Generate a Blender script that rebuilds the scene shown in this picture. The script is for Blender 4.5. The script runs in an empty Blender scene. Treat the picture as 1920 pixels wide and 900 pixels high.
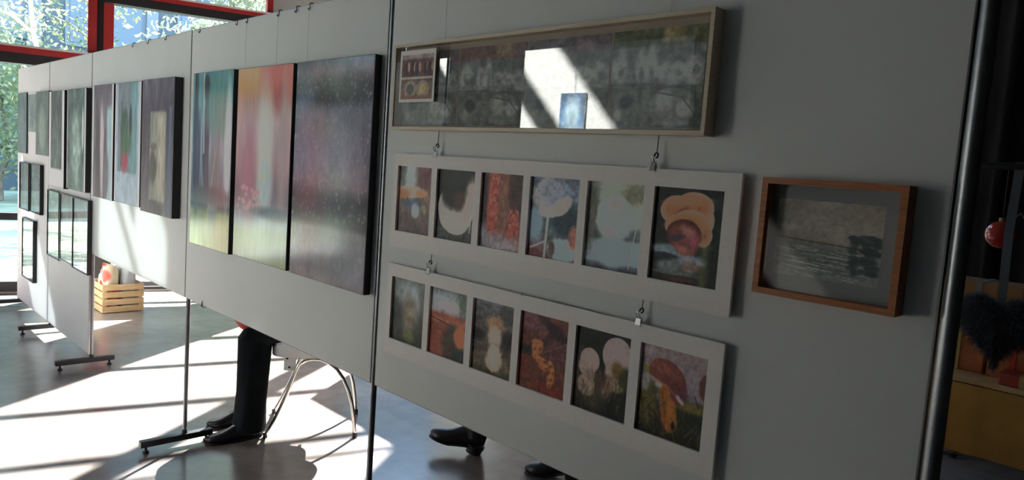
import bpy, bmesh, math
import numpy as np
from mathutils import Vector, Matrix

# ------------------------------------------------------------------ camera, world, sun, exposure
scn = bpy.context.scene
COL = scn.collection
scn.render.engine = 'CYCLES'
vs = scn.view_settings
vs.view_transform = 'Standard'; vs.look = 'None'; vs.gamma = 1.0; vs.use_curve_mapping = False
vs.exposure = 1.82
scn.cycles.max_bounces = 10; scn.cycles.diffuse_bounces = 6; scn.cycles.glossy_bounces = 5
scn.cycles.transparent_max_bounces = 24; scn.cycles.transmission_bounces = 8
scn.cycles.caustics_reflective = False; scn.cycles.caustics_refractive = False
scn.cycles.sample_clamp_indirect = 6.0
scn.cycles.use_denoising = True

FOC, YAW, PIT, ROL = 1384.66, -0.7995, -0.0969, 0.0703
cf = Vector((math.sin(YAW)*math.cos(PIT), math.cos(YAW)*math.cos(PIT), math.sin(PIT)))
cr = Vector((math.cos(YAW), -math.sin(YAW), 0)); cu = cr.cross(cf)
r2 = math.cos(ROL)*cr + math.sin(ROL)*cu; u2 = -math.sin(ROL)*cr + math.cos(ROL)*cu
cam = bpy.data.objects.new('camera', bpy.data.cameras.new('camera')); COL.objects.link(cam)
mw = Matrix((r2, u2, -cf)).transposed().to_4x4(); mw.translation = (0.374, -1.4378, 1.6)
cam.matrix_world = mw
cam.data.sensor_width = 36; cam.data.lens = FOC/1920*36; cam.data.clip_start = .05; cam.data.clip_end = 300
scn.camera = cam

wd = bpy.data.worlds.new('sky'); scn.world = wd; wd.use_nodes = True
wn = wd.node_tree; wn.nodes.clear()
tc = wn.nodes.new('ShaderNodeTexCoord'); sx = wn.nodes.new('ShaderNodeSeparateXYZ')
rp = wn.nodes.new('ShaderNodeValToRGB'); bg = wn.nodes.new('ShaderNodeBackground'); wo = wn.nodes.new('ShaderNodeOutputWorld')
rp.color_ramp.elements[0].position = 0.0; rp.color_ramp.elements[0].color = (.62, .82, 1.0, 1)
rp.color_ramp.elements[1].position = .7; rp.color_ramp.elements[1].color = (.34, .58, .95, 1)
wn.links.new(tc.outputs['Generated'], sx.inputs[0]); wn.links.new(sx.outputs['Z'], rp.inputs[0])
wn.links.new(rp.outputs[0], bg.inputs[0]); wn.links.new(bg.outputs[0], wo.inputs[0])
bg.inputs[1].default_value = 1.7

EL, AZ = math.radians(38), math.radians(34)
SUN = Vector((-math.sin(AZ)*math.cos(EL), math.cos(AZ)*math.cos(EL), math.sin(EL)))
sl = bpy.data.lights.new('sun', 'SUN'); sl.energy = 17.0; sl.angle = math.radians(.53); sl.color = (1, .985, .95)
so = bpy.data.objects.new('sun', sl); COL.objects.link(so); so.location = SUN*30
so.rotation_euler = SUN.to_track_quat('Z', 'Y').to_euler()

# ------------------------------------------------------------------ helpers
rng = np.random.default_rng(7)
def lin(c):
    c = np.asarray(c, float)
    return np.where(c <= .04045, c/12.92, ((c+.055)/1.055)**2.4)
def hexc(h): return tuple(lin([int(h[i:i+2], 16)/255 for i in (0, 2, 4)]))
MATS = {}
def mat(name, col, rough=.6, metal=0, ior=1.5, noise=0, nscale=20, bump=0, coat=0, spec=None, stretch=(1, 1, 1), wave=False):
    if name in MATS: return MATS[name]
    m = bpy.data.materials.new(name); m.use_nodes = True; MATS[name] = m
    nt = m.node_tree; b = nt.nodes['Principled BSDF']
    if isinstance(col, str): col = hexc(col)
    b.inputs['Base Color'].default_value = (*col, 1)
    b.inputs['Roughness'].default_value = rough; b.inputs['Metallic'].default_value = metal; b.inputs['IOR'].default_value = ior
    if coat: b.inputs['Coat Weight'].default_value = coat; b.inputs['Coat Roughness'].default_value = .05
    if noise or bump:
        t = nt.nodes.new('ShaderNodeTexCoord'); mp = nt.nodes.new('ShaderNodeMapping'); mp.inputs['Scale'].default_value = stretch
        nt.links.new(t.outputs['Object'], mp.inputs[0])
        n = nt.nodes.new('ShaderNodeTexNoise'); n.inputs['Scale'].default_value = nscale; n.inputs['Detail'].default_value = 6
        nt.links.new(mp.outputs[0], n.inputs['Vector'])
        if noise:
            r = nt.nodes.new('ShaderNodeValToRGB')
            c0 = [max(0, v*(1-noise)) for v in col]; c1 = [min(1, v*(1+noise)) for v in col]
            r.color_ramp.elements[0].position = .3; r.color_ramp.elements[0].color = (*c0, 1)
            r.color_ramp.elements[1].position = .7; r.color_ramp.elements[1].color = (*c1, 1)
            nt.links.new(n.outputs['Fac'], r.inputs[0]); nt.links.new(r.outputs[0], b.inputs['Base Color'])
        if bump:
            bp = nt.nodes.new('ShaderNodeBump'); bp.inputs['Strength'].default_value = bump; bp.inputs['Distance'].default_value = .01
            nt.links.new(n.outputs['Fac'], bp.inputs['Height']); nt.links.new(bp.outputs[0], b.inputs['Normal'])
    return m
def colmat(name, rough=.5, ior=1.5, coat=0, spec=.5):
    if name in MATS: return MATS[name]
    m = bpy.data.materials.new(name); m.use_nodes = True; MATS[name] = m
    nt = m.node_tree; b = nt.nodes['Principled BSDF']
    a = nt.nodes.new('ShaderNodeVertexColor'); a.layer_name = 'Col'
    nt.links.new(a.outputs[0], b.inputs['Base Color'])
    b.inputs['Roughness'].default_value = rough; b.inputs['IOR'].default_value = ior
    b.inputs['Coat Weight'].default_value = coat; b.inputs['Coat Roughness'].default_value = .04
    return m
def glassmat(name, ior=1.5, tint=(1, 1, 1), rough=.0):
    if name in MATS: return MATS[name]
    m = bpy.data.materials.new(name); m.use_nodes = True; MATS[name] = m
    nt = m.node_tree; nt.nodes.clear()
    o = nt.nodes.new('ShaderNodeOutputMaterial'); mx = nt.nodes.new('ShaderNodeMixShader')
    t = nt.nodes.new('ShaderNodeBsdfTransparent'); g = nt.nodes.new('ShaderNodeBsdfGlossy'); f = nt.nodes.new('ShaderNodeFresnel')
    t.inputs[0].default_value = (*tint, 1); g.inputs['Roughness'].default_value = rough; f.inputs[0].default_value = ior
    ge = nt.nodes.new('ShaderNodeNewGeometry'); mu = nt.nodes.new('ShaderNodeMath'); mu.operation = 'MULTIPLY'; iv = nt.nodes.new('ShaderNodeMath'); iv.operation = 'SUBTRACT'; iv.inputs[0].default_value = 1
    nt.links.new(ge.outputs['Backfacing'], iv.inputs[1]); nt.links.new(iv.outputs[0], mu.inputs[0]); nt.links.new(f.outputs[0], mu.inputs[1])   # reflect once, on entering the sheet
    nt.links.new(mu.outputs[0], mx.inputs[0]); nt.links.new(t.outputs[0], mx.inputs[1]); nt.links.new(g.outputs[0], mx.inputs[2])
    nt.links.new(mx.outputs[0], o.inputs[0]); return m

class MB:
    """collects geometry in world coordinates and links it as one mesh object"""
    def __init__(s): s.v = []; s.f = []; s.sm = []
    def add(s, vs_, fs, smooth=False):
        n = len(s.v); s.v += [tuple(v) for v in vs_]; s.f += [tuple(i+n for i in f) for f in fs]; s.sm += [smooth]*len(fs); return s
    def box(s, x0, x1, y0, y1, z0, z1, M=None):
        vs_ = [Vector((x, y, z)) for x in (x0, x1) for y in (y0, y1) for z in (z0, z1)]
        if M is not None: vs_ = [M @ v for v in vs_]
        return s.add(vs_, [(0, 1, 3, 2), (4, 6, 7, 5), (0, 4, 5, 1), (2, 3, 7, 6), (0, 2, 6, 4), (1, 5, 7, 3)])
    def bbox(s, x0, x1, y0, y1, z0, z1, b=.003, M=None):      # chamfered box
        bm = bmesh.new(); bmesh.ops.create_cube(bm, size=1)
        for v in bm.verts: v.co = Vector(((x0+x1)/2+v.co.x*(x1-x0), (y0+y1)/2+v.co.y*(y1-y0), (z0+z1)/2+v.co.z*(z1-z0)))
        bmesh.ops.bevel(bm, geom=list(bm.edges), offset=b, segments=2, affect='EDGES', profile=.5)
        bm.verts.index_update()
        vs_ = [M @ v.co if M is not None else v.co.copy() for v in bm.verts]
        fs = [[v.index for v in f.verts] for f in bm.faces]; bm.free(); return s.add(vs_, fs)
    def tube(s, pts, r, n=10, cap=True):
        pts = [Vector(p) for p in pts]; k = len(pts); rr = r if hasattr(r, '__len__') else [r]*k
        vs_ = []; up = None
        for i, p in enumerate(pts):
            d = (pts[min(i+1, k-1)]-pts[max(i-1, 0)]).normalized()
            if up is None: up = d.orthogonal().normalized()
            up = (up - d*up.dot(d)).normalized(); sd = d.cross(up)
            for j in range(n):
                a = 2*math.pi*j/n; vs_.append(p+(up*math.cos(a)+sd*math.sin(a))*rr[i])
        fs = [(i*n+j, i*n+(j+1) % n, (i+1)*n+(j+1) % n, (i+1)*n+j) for i in range(k-1) for j in range(n)]
        s.add(vs_, fs, True)
        if cap:
            s.add(vs_[:n], [tuple(range(n))[::-1]]); s.add(vs_[-n:], [tuple(range(n))])
        return s
    def rings(s, rings_, cap=True, smooth=True):
        n = len(rings_[0]); vs_ = [v for r in rings_ for v in r]; k = len(rings_)
        s.add(vs_, [(i*n+j, i*n+(j+1) % n, (i+1)*n+(j+1) % n, (i+1)*n+j) for i in range(k-1) for j in range(n)], smooth)
        if cap: s.add(rings_[0], [tuple(range(n))[::-1]]); s.add(rings_[-1], [tuple(range(n))])
        return s
    def ell(s, c, r, M=None, nu=20, nv=12):
        R_ = []
        for i in range(nv+1):
            t = math.pi*(i+.001)/(nv+.002)
            ring = [Vector((r[0]*math.sin(t)*math.cos(a), r[1]*math.sin(t)*math.sin(a), -r[2]*math.cos(t))) for a in [2*math.pi*j/nu for j in range(nu)]]
            if M is not None: ring = [M @ v for v in ring]
            R_.append([v+Vector(c) for v in ring])
        return s.rings(R_)
    def caps(s, a, b, ra, rb, n=16):                          # tapered capsule
        a, b = Vector(a), Vector(b); d = (b-a).normalized(); pts = []; rr = []
        for i in range(5): t = math.pi/2*i/4; pts.append(a-d*ra*math.cos(t)); rr.append(max(ra*math.sin(t), 1e-4))
        for i in range(5): t = math.pi/2*i/4; pts.append(b+d*rb*math.sin(t)); rr.append(max(rb*math.cos(t), 1e-4))
        return s.tube(pts, rr, n)
    def build(s, name, m, parent=None, origin=None):
        org = Vector(parent['_org']) if parent is not None else Vector(origin) if origin is not None else None
        vs_ = np.array([tuple(v) for v in s.v], float)
        if org is None:
            mn = vs_.min(0); mx = vs_.max(0); org = Vector(((mn[0]+mx[0])/2, (mn[1]+mx[1])/2, mn[2]))
        me = bpy.data.meshes.new(name); me.from_pydata((vs_-np.array(org)).tolist(), [], s.f); me.materials.append(m)
        me.polygons.foreach_set('use_smooth', s.sm); me.update()
        o = bpy.data.objects.new(name, me); COL.objects.link(o); o['_org'] = tuple(org)
        if parent is not None: o.parent = parent
        else: o.location = org
        return o
def tag(o, label, cat, group=None):
    o['label'] = label; o['category'] = cat
    if group: o['group'] = group
    return o
def thing(name, loc, label, cat, group=None):
    o = bpy.data.objects.new(name, None); COL.objects.link(o); o.location = loc; o['_org'] = tuple(loc); o.empty_display_size = .1
    return tag(o, label, cat, group)
def struct(o, kind='structure'): o['kind'] = kind; return o
def copy_tree(o, loc, label, parent=None):
    c = o.copy(); COL.objects.link(c)
    if parent is None: c.location = loc; c['label'] = label; c['_org'] = tuple(loc)
    else: c.parent = parent
    for ch in list(o.children): copy_tree(ch, None, None, c)
    return c
def rmesh(o, voxel=.012, smooth=4):                            # fuse overlapping closed pieces into one continuous surface
    md = o.modifiers.new('r', 'REMESH'); md.mode = 'VOXEL'; md.voxel_size = voxel; md.use_smooth_shade = True
    if smooth: s_ = o.modifiers.new('s', 'SMOOTH'); s_.iterations = smooth; s_.factor = .5
    dg = bpy.context.evaluated_depsgraph_get(); me = bpy.data.meshes.new_from_object(o.evaluated_get(dg))
    o.modifiers.clear(); old = o.data; ms = old.materials[0]; o.data = me
    if not me.materials: me.materials.append(ms)
    me.polygons.foreach_set('use_smooth', [True]*len(me.polygons)); return o

# --- painted flat prints: a fine grid with a colour per vertex
def vnoise(U, V, s, seed, oct=4, sy=None):
    r = np.random.default_rng(seed); sy = sy or s; out = 0; amp = 1; tot = 0
    for k in range(oct):
        nx, ny = int(s*2**k)+3, int(sy*2**k)+3; g = r.random((ny, nx))
        x = np.clip(U, 0, 1)*(nx-2); y = np.clip(V, 0, 1)*(ny-2); xi = x.astype(int); yi = y.astype(int); fx = x-xi; fy = y-yi
        fx = fx*fx*(3-2*fx); fy = fy*fy*(3-2*fy)
        a = g[yi, xi]*(1-fx)+g[yi, xi+1]*fx; b = g[yi+1, xi]*(1-fx)+g[yi+1, xi+1]*fx
        out = out+amp*(a*(1-fy)+b*fy); tot += amp; amp *= .55
    return out/tot
class Paint:
    def __init__(s, w, h, res=.0016, seed=1, base=(128, 128, 128)):
        s.nx = min(260, max(12, int(w/res))); s.ny = min(300, max(12, int(h/res))); s.seed = seed
        s.U, s.V = np.meshgrid(np.linspace(0, 1, s.nx), np.linspace(0, 1, s.ny))
        s.c = np.ones((s.ny, s.nx, 3))*np.array(base)/255.; s.k = 0
    def n(s, sc, oct=4, sy=None): s.k += 1; return vnoise(s.U, s.V, sc, s.seed*97+s.k, oct, sy)
    def mix(s, m, col): m = np.clip(m, 0, 1)[..., None]; s.c = s.c*(1-m)+np.array(col)/255.*m; return s
    def grad(s, stops):                                        # vertical gradient, stops (v, colour)
        v = [a for a, _ in stops]
        for i in range(3): s.c[..., i] = np.interp(s.V, v, [c[i]/255. for _, c in stops])
        return s
    def ell(s, cx, cy, rx, ry, col, soft=.15, ang=0, wob=0, amt=1, band=None):
        a = math.radians(ang); x = s.U-cx; y = s.V-cy; X = (x*math.cos(a)+y*math.sin(a))/rx; Y = (-x*math.sin(a)+y*math.cos(a))/ry
        d = np.sqrt(X*X+Y*Y)
        if wob: d = d+wob*(s.n(5)-.5)*2
        m = np.clip((1+soft/2-d)/soft, 0, 1)
        if band: m = m*np.clip((Y-band[0])/.1, 0, 1)*np.clip((band[1]-Y)/.1, 0, 1)
        return s.mix(m*amt, col)
    def rect(s, x0, x1, y0, y1, col, soft=.01, amt=1):
        m = np.clip((s.U-x0)/soft+.5, 0, 1)*np.clip((x1-s.U)/soft+.5, 0, 1)*np.clip((s.V-y0)/soft+.5, 0, 1)*np.clip((y1-s.V)/soft+.5, 0, 1)
        return s.mix(m*amt, col)
    def speck(s, th, col, sc=30, sy=None, amt=1, oct=2): return s.mix(np.clip((s.n(sc, oct, sy)-th)*12, 0, 1)*amt, col)
    def mott(s, amt=.25, sc=6, sy=None): s.c = np.clip(s.c*(1+amt*2*(s.n(sc, 4, sy)-.5))[..., None], 0, 1); return s
    def line(s, x0, y0, x1, y1, w, col, amt=1, soft=.5):
        dx, dy = x1-x0, y1-y0; L = dx*dx+dy*dy; t = np.clip(((s.U-x0)*dx+(s.V-y0)*dy)/L, 0, 1)
        d = np.hypot(s.U-x0-t*dx, s.V-y0-t*dy); return s.mix(np.clip((w-d)/(w*soft), 0, 1)*amt, col)
def albedo(P, x, glow=1.0):
    """photograph colours -> paint colours: divide by how brightly the white board beside it shows"""
    L = np.interp(x, [-7.6, -5, -3.4, -1.8, -1.2, -.7, -.4, -.1], [205, 186, 166, 152, 142, 130, 124, 92])
    E = lin(L/255.)/.82
    A = lin(P.c)/E*glow; A = A/np.maximum(1, A.max(-1, keepdims=True)/.82)      # keep the hue where it would exceed white
    return np.clip(A, .004, .9)
def painted(name, P, x0, x1, z0, z1, y, m, parent, glow=1.0, flip=False, alb=None):
    nx, ny = P.nx, P.ny; org = Vector(parent['_org'])
    xs = np.linspace(x0, x1, nx)-org.x; zs = np.linspace(z0, z1, ny)-org.z
    X, Z = np.meshgrid(xs, zs); co = np.stack([X, np.full_like(X, y-org.y), Z], -1).reshape(-1, 3)
    i = np.arange((nx-1)*(ny-1)); r = i//(nx-1); c = i % (nx-1); a = r*nx+c
    F = np.stack([a, a+1, a+nx+1, a+nx], -1)
    if flip: F = F[:, ::-1]
    me = bpy.data.meshes.new(name); me.vertices.add(len(co)); me.vertices.foreach_set('co', co.ravel())
    me.loops.add(F.size); me.loops.foreach_set('vertex_index', F.ravel().astype(np.int32))
    me.polygons.add(len(F)); me.polygons.foreach_set('loop_start', (np.arange(len(F))*4).astype(np.int32)); me.update(calc_edges=True)
    at = me.color_attributes.new('Col', 'FLOAT_COLOR', 'POINT')
    A = albedo(P, (x0+x1)/2, glow) if alb is None else np.clip(lin(P.c)*alb, 0, .9)
    at.data.foreach_set('color', np.concatenate([A.reshape(-1, 3), np.ones((nx*ny, 1))], 1).astype(np.float32).ravel())
    me.materials.append(m); o = bpy.data.objects.new(name, me); COL.objects.link(o); o.parent = parent; o['_org'] = tuple(org); return o

# ------------------------------------------------------------------ materials
def panel_mat():
    m = mat('panel_white', (.785, .795, .765), .55, noise=.03, nscale=3, bump=.03)
    nt = m.node_tree; b = nt.nodes['Principled BSDF']; o = nt.nodes['Material Output']
    t = nt.nodes.new('ShaderNodeBsdfTranslucent'); t.inputs[0].default_value = (.9, .97, 1, 1)
    mx = nt.nodes.new('ShaderNodeMixShader'); mx.inputs[0].default_value = PANEL_TRANS
    nt.links.new(b.outputs[0], mx.inputs[1]); nt.links.new(t.outputs[0], mx.inputs[2]); nt.links.new(mx.outputs[0], o.inputs[0]); return m
PANEL_TRANS = .17
M_panel = panel_mat()
M_steel = mat('stand_steel', (.30, .31, .32), .38, metal=1, noise=.1, nscale=40)
M_chrome = mat('chrome', (.7, .7, .7), .15, metal=1)
M_darkmetal = mat('dark_metal', (.035, .04, .042), .4, metal=.3)
M_black = mat('black_edge', (.012, .012, .014), .5)
M_red = mat('red_steel', (.50, .040, .04), .4, noise=.1, nscale=8)
M_white = mat('white_paint', (.82, .82, .8), .5)
M_matboard = mat('mat_board', (.90, .85, .81), .8, noise=.02, nscale=60, bump=.04)
M_cream = mat('cream_wood', (.62, .52, .38), .45, noise=.12, nscale=12, stretch=(1, 6, 20))
M_wood = mat('oak_frame', (.42, .15, .05), .45, noise=.25, nscale=10, stretch=(2, 8, 30), bump=.1)
M_glass = glassmat('window_glass', 1.45)
M_picglass = glassmat('picture_glass', 1.5)
M_acryl = glassmat('acrylic_sheet', 2.15)
M_print = colmat('printed_paper', .45, 1.3)
M_gloss = colmat('glossy_print', .13, 1.4)
M_paper = colmat('matt_paper', .7, 1.3)

def floor_mat():
    m = bpy.data.materials.new('varnished_floor'); m.use_nodes = True; nt = m.node_tree; b = nt.nodes['Principled BSDF']
    t = nt.nodes.new('ShaderNodeTexCoord')
    n = nt.nodes.new('ShaderNodeTexNoise'); n.inputs['Scale'].default_value = 1.6; n.inputs['Detail'].default_value = 6
    n2 = nt.nodes.new('ShaderNodeTexNoise'); n2.inputs['Scale'].default_value = 9; n2.inputs['Detail'].default_value = 4
    ad = nt.nodes.new('ShaderNodeMath'); ad.operation = 'MULTIPLY_ADD'; ad.inputs[1].default_value = .4
    r = nt.nodes.new('ShaderNodeValToRGB')
    r.color_ramp.elements[0].position = .45; r.color_ramp.elements[0].color = (.15, .125, .11, 1)
    r.color_ramp.elements[1].position = .9; r.color_ramp.elements[1].color = (.29, .255, .235, 1)
    nt.links.new(t.outputs['Object'], n.inputs['Vector']); nt.links.new(t.outputs['Object'], n2.inputs['Vector'])
    nt.links.new(n2.outputs['Fac'], ad.inputs[0]); nt.links.new(n.outputs['Fac'], ad.inputs[2]); nt.links.new(ad.outputs[0], r.inputs[0])
    nt.links.new(r.outputs[0], b.inputs['Base Color'])
    rr = nt.nodes.new('ShaderNodeMapRange'); rr.inputs['To Min'].default_value = .19; rr.inputs['To Max'].default_value = .235
    nt.links.new(n2.outputs['Fac'], rr.inputs[0]); nt.links.new(rr.outputs[0], b.inputs['Roughness'])
    b.inputs['IOR'].default_value = 1.75; return m

# ------------------------------------------------------------------ room shell
A15 = math.radians(15)
OW = Vector((-8.33, 0, 0)); WD = Vector((math.sin(A15), math.cos(A15), 0)); NO = Vector((-math.cos(A15), math.sin(A15), 0))
WM = Matrix((WD, NO, Vector((0, 0, 1)))).transposed().to_4x4(); WM.translation = OW     # local: x along the wall (t), y outward, z up
def wbox(mb, t0, t1, h0, h1, o0=0., o1=.12): return mb.box(t0, t1, o0, o1, h0, h1, WM)
HC = 8.3
def P2(t, o=0): v = OW+WD*t+NO*o; return (v.x, v.y)
fl_pts = [P2(-6, 0), (5, -5.9), (5, 7.7), P2(8, 0)]
mb = MB(); n = 4
mb.add([(x, y, 0) for x, y in fl_pts]+[(x, y, -.1) for x, y in fl_pts], [(0, 1, 2, 3), (7, 6, 5, 4)]+[(i, i+4, (i+1) % 4+4, (i+1) % 4) for i in range(4)])
struct(mb.build('floor', floor_mat(), origin=(0, 0, 0)))
mb = MB(); mb.add([(x, y, HC) for x, y in fl_pts]+[(x, y, HC+.15) for x, y in fl_pts], [(3, 2, 1, 0), (4, 5, 6, 7)]+[(i, (i+1) % 4, (i+1) % 4+4, i+4) for i in range(4)])
struct(mb.build('ceiling', mat('ceiling_boards', (.10, .085, .07), .8, noise=.1, nscale=3)))
M_wall = mat('wall_plaster', (.06, .055, .05), .8, noise=.05, nscale=4)
M_dwall = mat('wall_dark', (.035, .030, .028), .8, noise=.1, nscale=4)
struct(MB().box(5, 5.15, -5.95, 7.8, 0, HC).build('wall_right', M_dwall))
struct(MB().box(-9.9, 5.15, -6.05, -5.9, 0, HC).build('wall_front', M_wall))
struct(MB().box(-6.2, 5.15, 7.72, 7.87, 0, HC).build('wall_back', M_dwall))
wl = MB()
wbox(wl, -6.1, 8.1, 0, .02); wbox(wl, -6.1, .6, 4.0, HC); wbox(wl, .6, 3.3, 4.0, 6.2); wbox(wl, .6, 3.3, 8.0, HC)
wbox(wl, 3.3, 3.6, 4.0, HC); wbox(wl, 2.5, 3.6, .02, 4.0); wbox(wl, 3.6, 6.78, 5.75, 6.1); wbox(wl, 3.6, 6.78, 6.6, HC); wbox(wl, 3.6, 6.2, 6.1, 6.6); wbox(wl, 6.78, 8.1, .02, HC); wbox(wl, -6.1, -5.6, .02, 4.0)
struct(wl.build('wall_left', mat('wall_pier', (.55, .55, .53), .8, noise=.05, nscale=4)))

M_frame_dark = mat('frame_dark', (.03, .028, .03), .5)
def window(idx, t0, t1, h0, h1, rails, posts, red_posts=True, sun_block_board=None):
    org = OW+WD*((t0+t1)/2)+Vector((0, 0, h0))
    o = bpy.data.objects.new('window_%d' % idx, None); COL.objects.link(o); o.location = org; o['_org'] = tuple(org); o['kind'] = 'structure'
    for (a, b) in posts:
        wbox(MB(), a, b, h0, h1, -.02, .10).build('mullion', M_red if red_posts else M_frame_dark, o)
    for (a, b, kind, dep) in rails:
        if kind == 'red':
            wbox(MB(), t0, t1, (a+b)/2+.01, b-.02, -.10, .06).build('rail', M_red, o)
            wbox(MB(), t0, t1, a, (a+b)/2+.01, -.10, .06).build('rail_underside', M_frame_dark, o)
            wbox(MB(), t0, t1, b-.02, b, -.10, .06).build('rail_sill', M_white, o)  # the sill's lit look is put into its white colour
        else: wbox(MB(), t0, t1, a, b, 0, dep).build('rail', M_frame_dark, o)
    if sun_block_board: wbox(MB(), t0, t1, sun_block_board[0], sun_block_board[1], .02, .05).build('spandrel', M_frame_dark, o)  # hidden opaque board, added to keep sun off the floor
    cuts = sorted([(a, b) for a, b, *_ in rails]+([sun_block_board] if sun_block_board else [])); lo = h0; pcut = sorted(posts)
    spans = []; x = t0
    for a, b in pcut:
        if a-x > .06: spans.append((x, a))
        x = max(x, b)
    if t1-x > .06: spans.append((x, t1))
    for a, b in cuts+[(h1, h1)]:
        if a-lo > .05:
            for s0, s1 in spans: wbox(MB(), s0, s1, lo, a, .04, .046).build('pane', M_glass, o)
        lo = max(lo, b)
    return o
window(1, -5.6, -2.72, .02, 4.0, [(.02, .12, 'd', .08), (.74, .81, 'd', .08), (2.27, 2.45, 'red', 0), (3.93, 4.0, 'd', .08)], [(-5.6, -5.5), (-4.2, -4.1), (-2.82, -2.72)])
window(2, -2.72, .79, .02, 4.0, [(.02, .12, 'd', .08), (.74, .81, 'd', .08), (2.27, 2.45, 'red', 0), (3.93, 4.0, 'd', .08)], [(-2.72, -2.62), (-1.15, -1.05), (.71, .79)])
window(3, .85, 2.5, .02, 4.0, [(.02, .05, 'd', .05), (.69, .74, 'd', .06), (2.34, 2.40, 'd', .05), (2.97, 3.12, 'red', 0), (3.93, 4.0, 'd', .08)], [(.85, .94), (2.44, 2.5)], sun_block_board=(.95, 1.5))
rl = [(.02, .08, 'd', .08), (.72, .77, 'd', .06), (1.52, 1.57, 'd', .06), (2.34, 2.40, 'd', .06), (3.16, 3.21, 'd', .06), (4.04, 4.10, 'd', .06), (5.69, 5.75, 'd', .06)]
window(4, 3.6, 5.12, .02, 5.75, rl+[(4.86, 4.92, 'd', .06)], [(5.08, 5.12)])
_v = MB(); wbox(_v, 3.6, 4.42, 5.12, 5.69, .02, .05); struct(_v.build('trim_3', M_frame_dark))  # unseen opaque panel, added to cut the sun streak on the boards
window(5, 5.22, 6.78, .02, 5.75, rl+[(4.92, 4.98, 'd', .06), (5.18, 5.22, 'd', .04)], [(5.22, 5.24), (6.74, 6.78)])
window(6, .6, 3.3, 6.2, 8.0, [(6.2, 6.24, 'd', .05), (7.12, 7.32, 'd', .1), (7.96, 8.0, 'd', .05)], [])
window(7, 6.2, 6.78, 6.1, 6.6, [(6.1, 6.13, 'd', .05), (6.57, 6.6, 'd', .05)], [])  # unseen opening, added so sunlit floor bounces light onto the near panels
tr = MB(); wbox(tr, 5.12, 5.22, .02, 5.75, 0, .12); struct(tr.build('trim_1', M_red))
_v = MB(); wbox(_v, .70, .95, .02, .66, -.035, -.022); struct(_v.build('trim_4', M_frame_dark))
tr = MB(); wbox(tr, .79, .85, .02, 4.0, .02, .12); struct(tr.build('trim_2', M_frame_dark))

# ------------------------------------------------------------------ outdoors
g = MB(); g.add([(-90, -60, -.12), (-5.5, -60, -.12), (-5.5, 70, -.12), (-90, 70, -.12)], [(0, 1, 2, 3)])
def lawn_mat():
    m = mat('lawn_green', (.36, .41, .28), .9, noise=.35, nscale=.9); return m
struct(g.build('lawn', lawn_mat(), origin=(0, 0, 0)))
t_ = MB(); wbox(t_, -12, 14, -.11, -.06, .12, 1.9); struct(t_.build('terrace', mat('terrace_concrete', (.62, .62, .60), .8, noise=.08, nscale=6)))
t_ = MB(); wbox(t_, .7, 6, -.06, .02, .5, 4.6); struct(t_.build('flower_bed', mat('dark_soil', (.03, .028, .025), .9, noise=.3, nscale=8)))
cn = MB(); vv = [(-6.2, .13), (2.9, .13), (4.42, 1.79), (-6.2, 1.79)]
cn.add([WM @ Vector((a, b, 4.2)) for a, b in vv]+[WM @ Vector((a, b, 4.32)) for a, b in vv], [(3, 2, 1, 0), (4, 5, 6, 7)]+[(i, (i+1) % 4, (i+1) % 4+4, i+4) for i in range(4)])
struct(cn.build('window_canopy', M_white))  # unseen slab, added to block sun through the upper left glass
# pale office block beyond the trees
bl = thing('office_building', (-27, 4, -.12), 'blue grey office block with bands of windows behind the trees', 'building')
MB().box(-33, -26, -14, 30, -.12, 13).build('wall', mat('facade_blue', (.075, .105, .125), .7, noise=.06, nscale=1), bl)
gm = mat('far_window_glass', (.10, .15, .20), .1)
fm = mat('far_window_frame', (.16, .20, .23), .6)
for k in range(3):
    for j in range(12):
        y0 = -12+j*3.3; z0 = 1.2+k*3.2
        fr = MB().box(-26.0, -25.93, y0, y0+2.3, z0, z0+1.9).build('window', fm, bl)
        MB().box(-25.93, -25.9, y0+.12, y0+2.18, z0+.12, z0+1.78).build('pane', gm, fr)
for j in range(13): MB().box(-25.99, -25.8, -13.0+j*3.3, -12.65+j*3.3, -.1, 13).build('pilaster', fm, bl)

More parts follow.
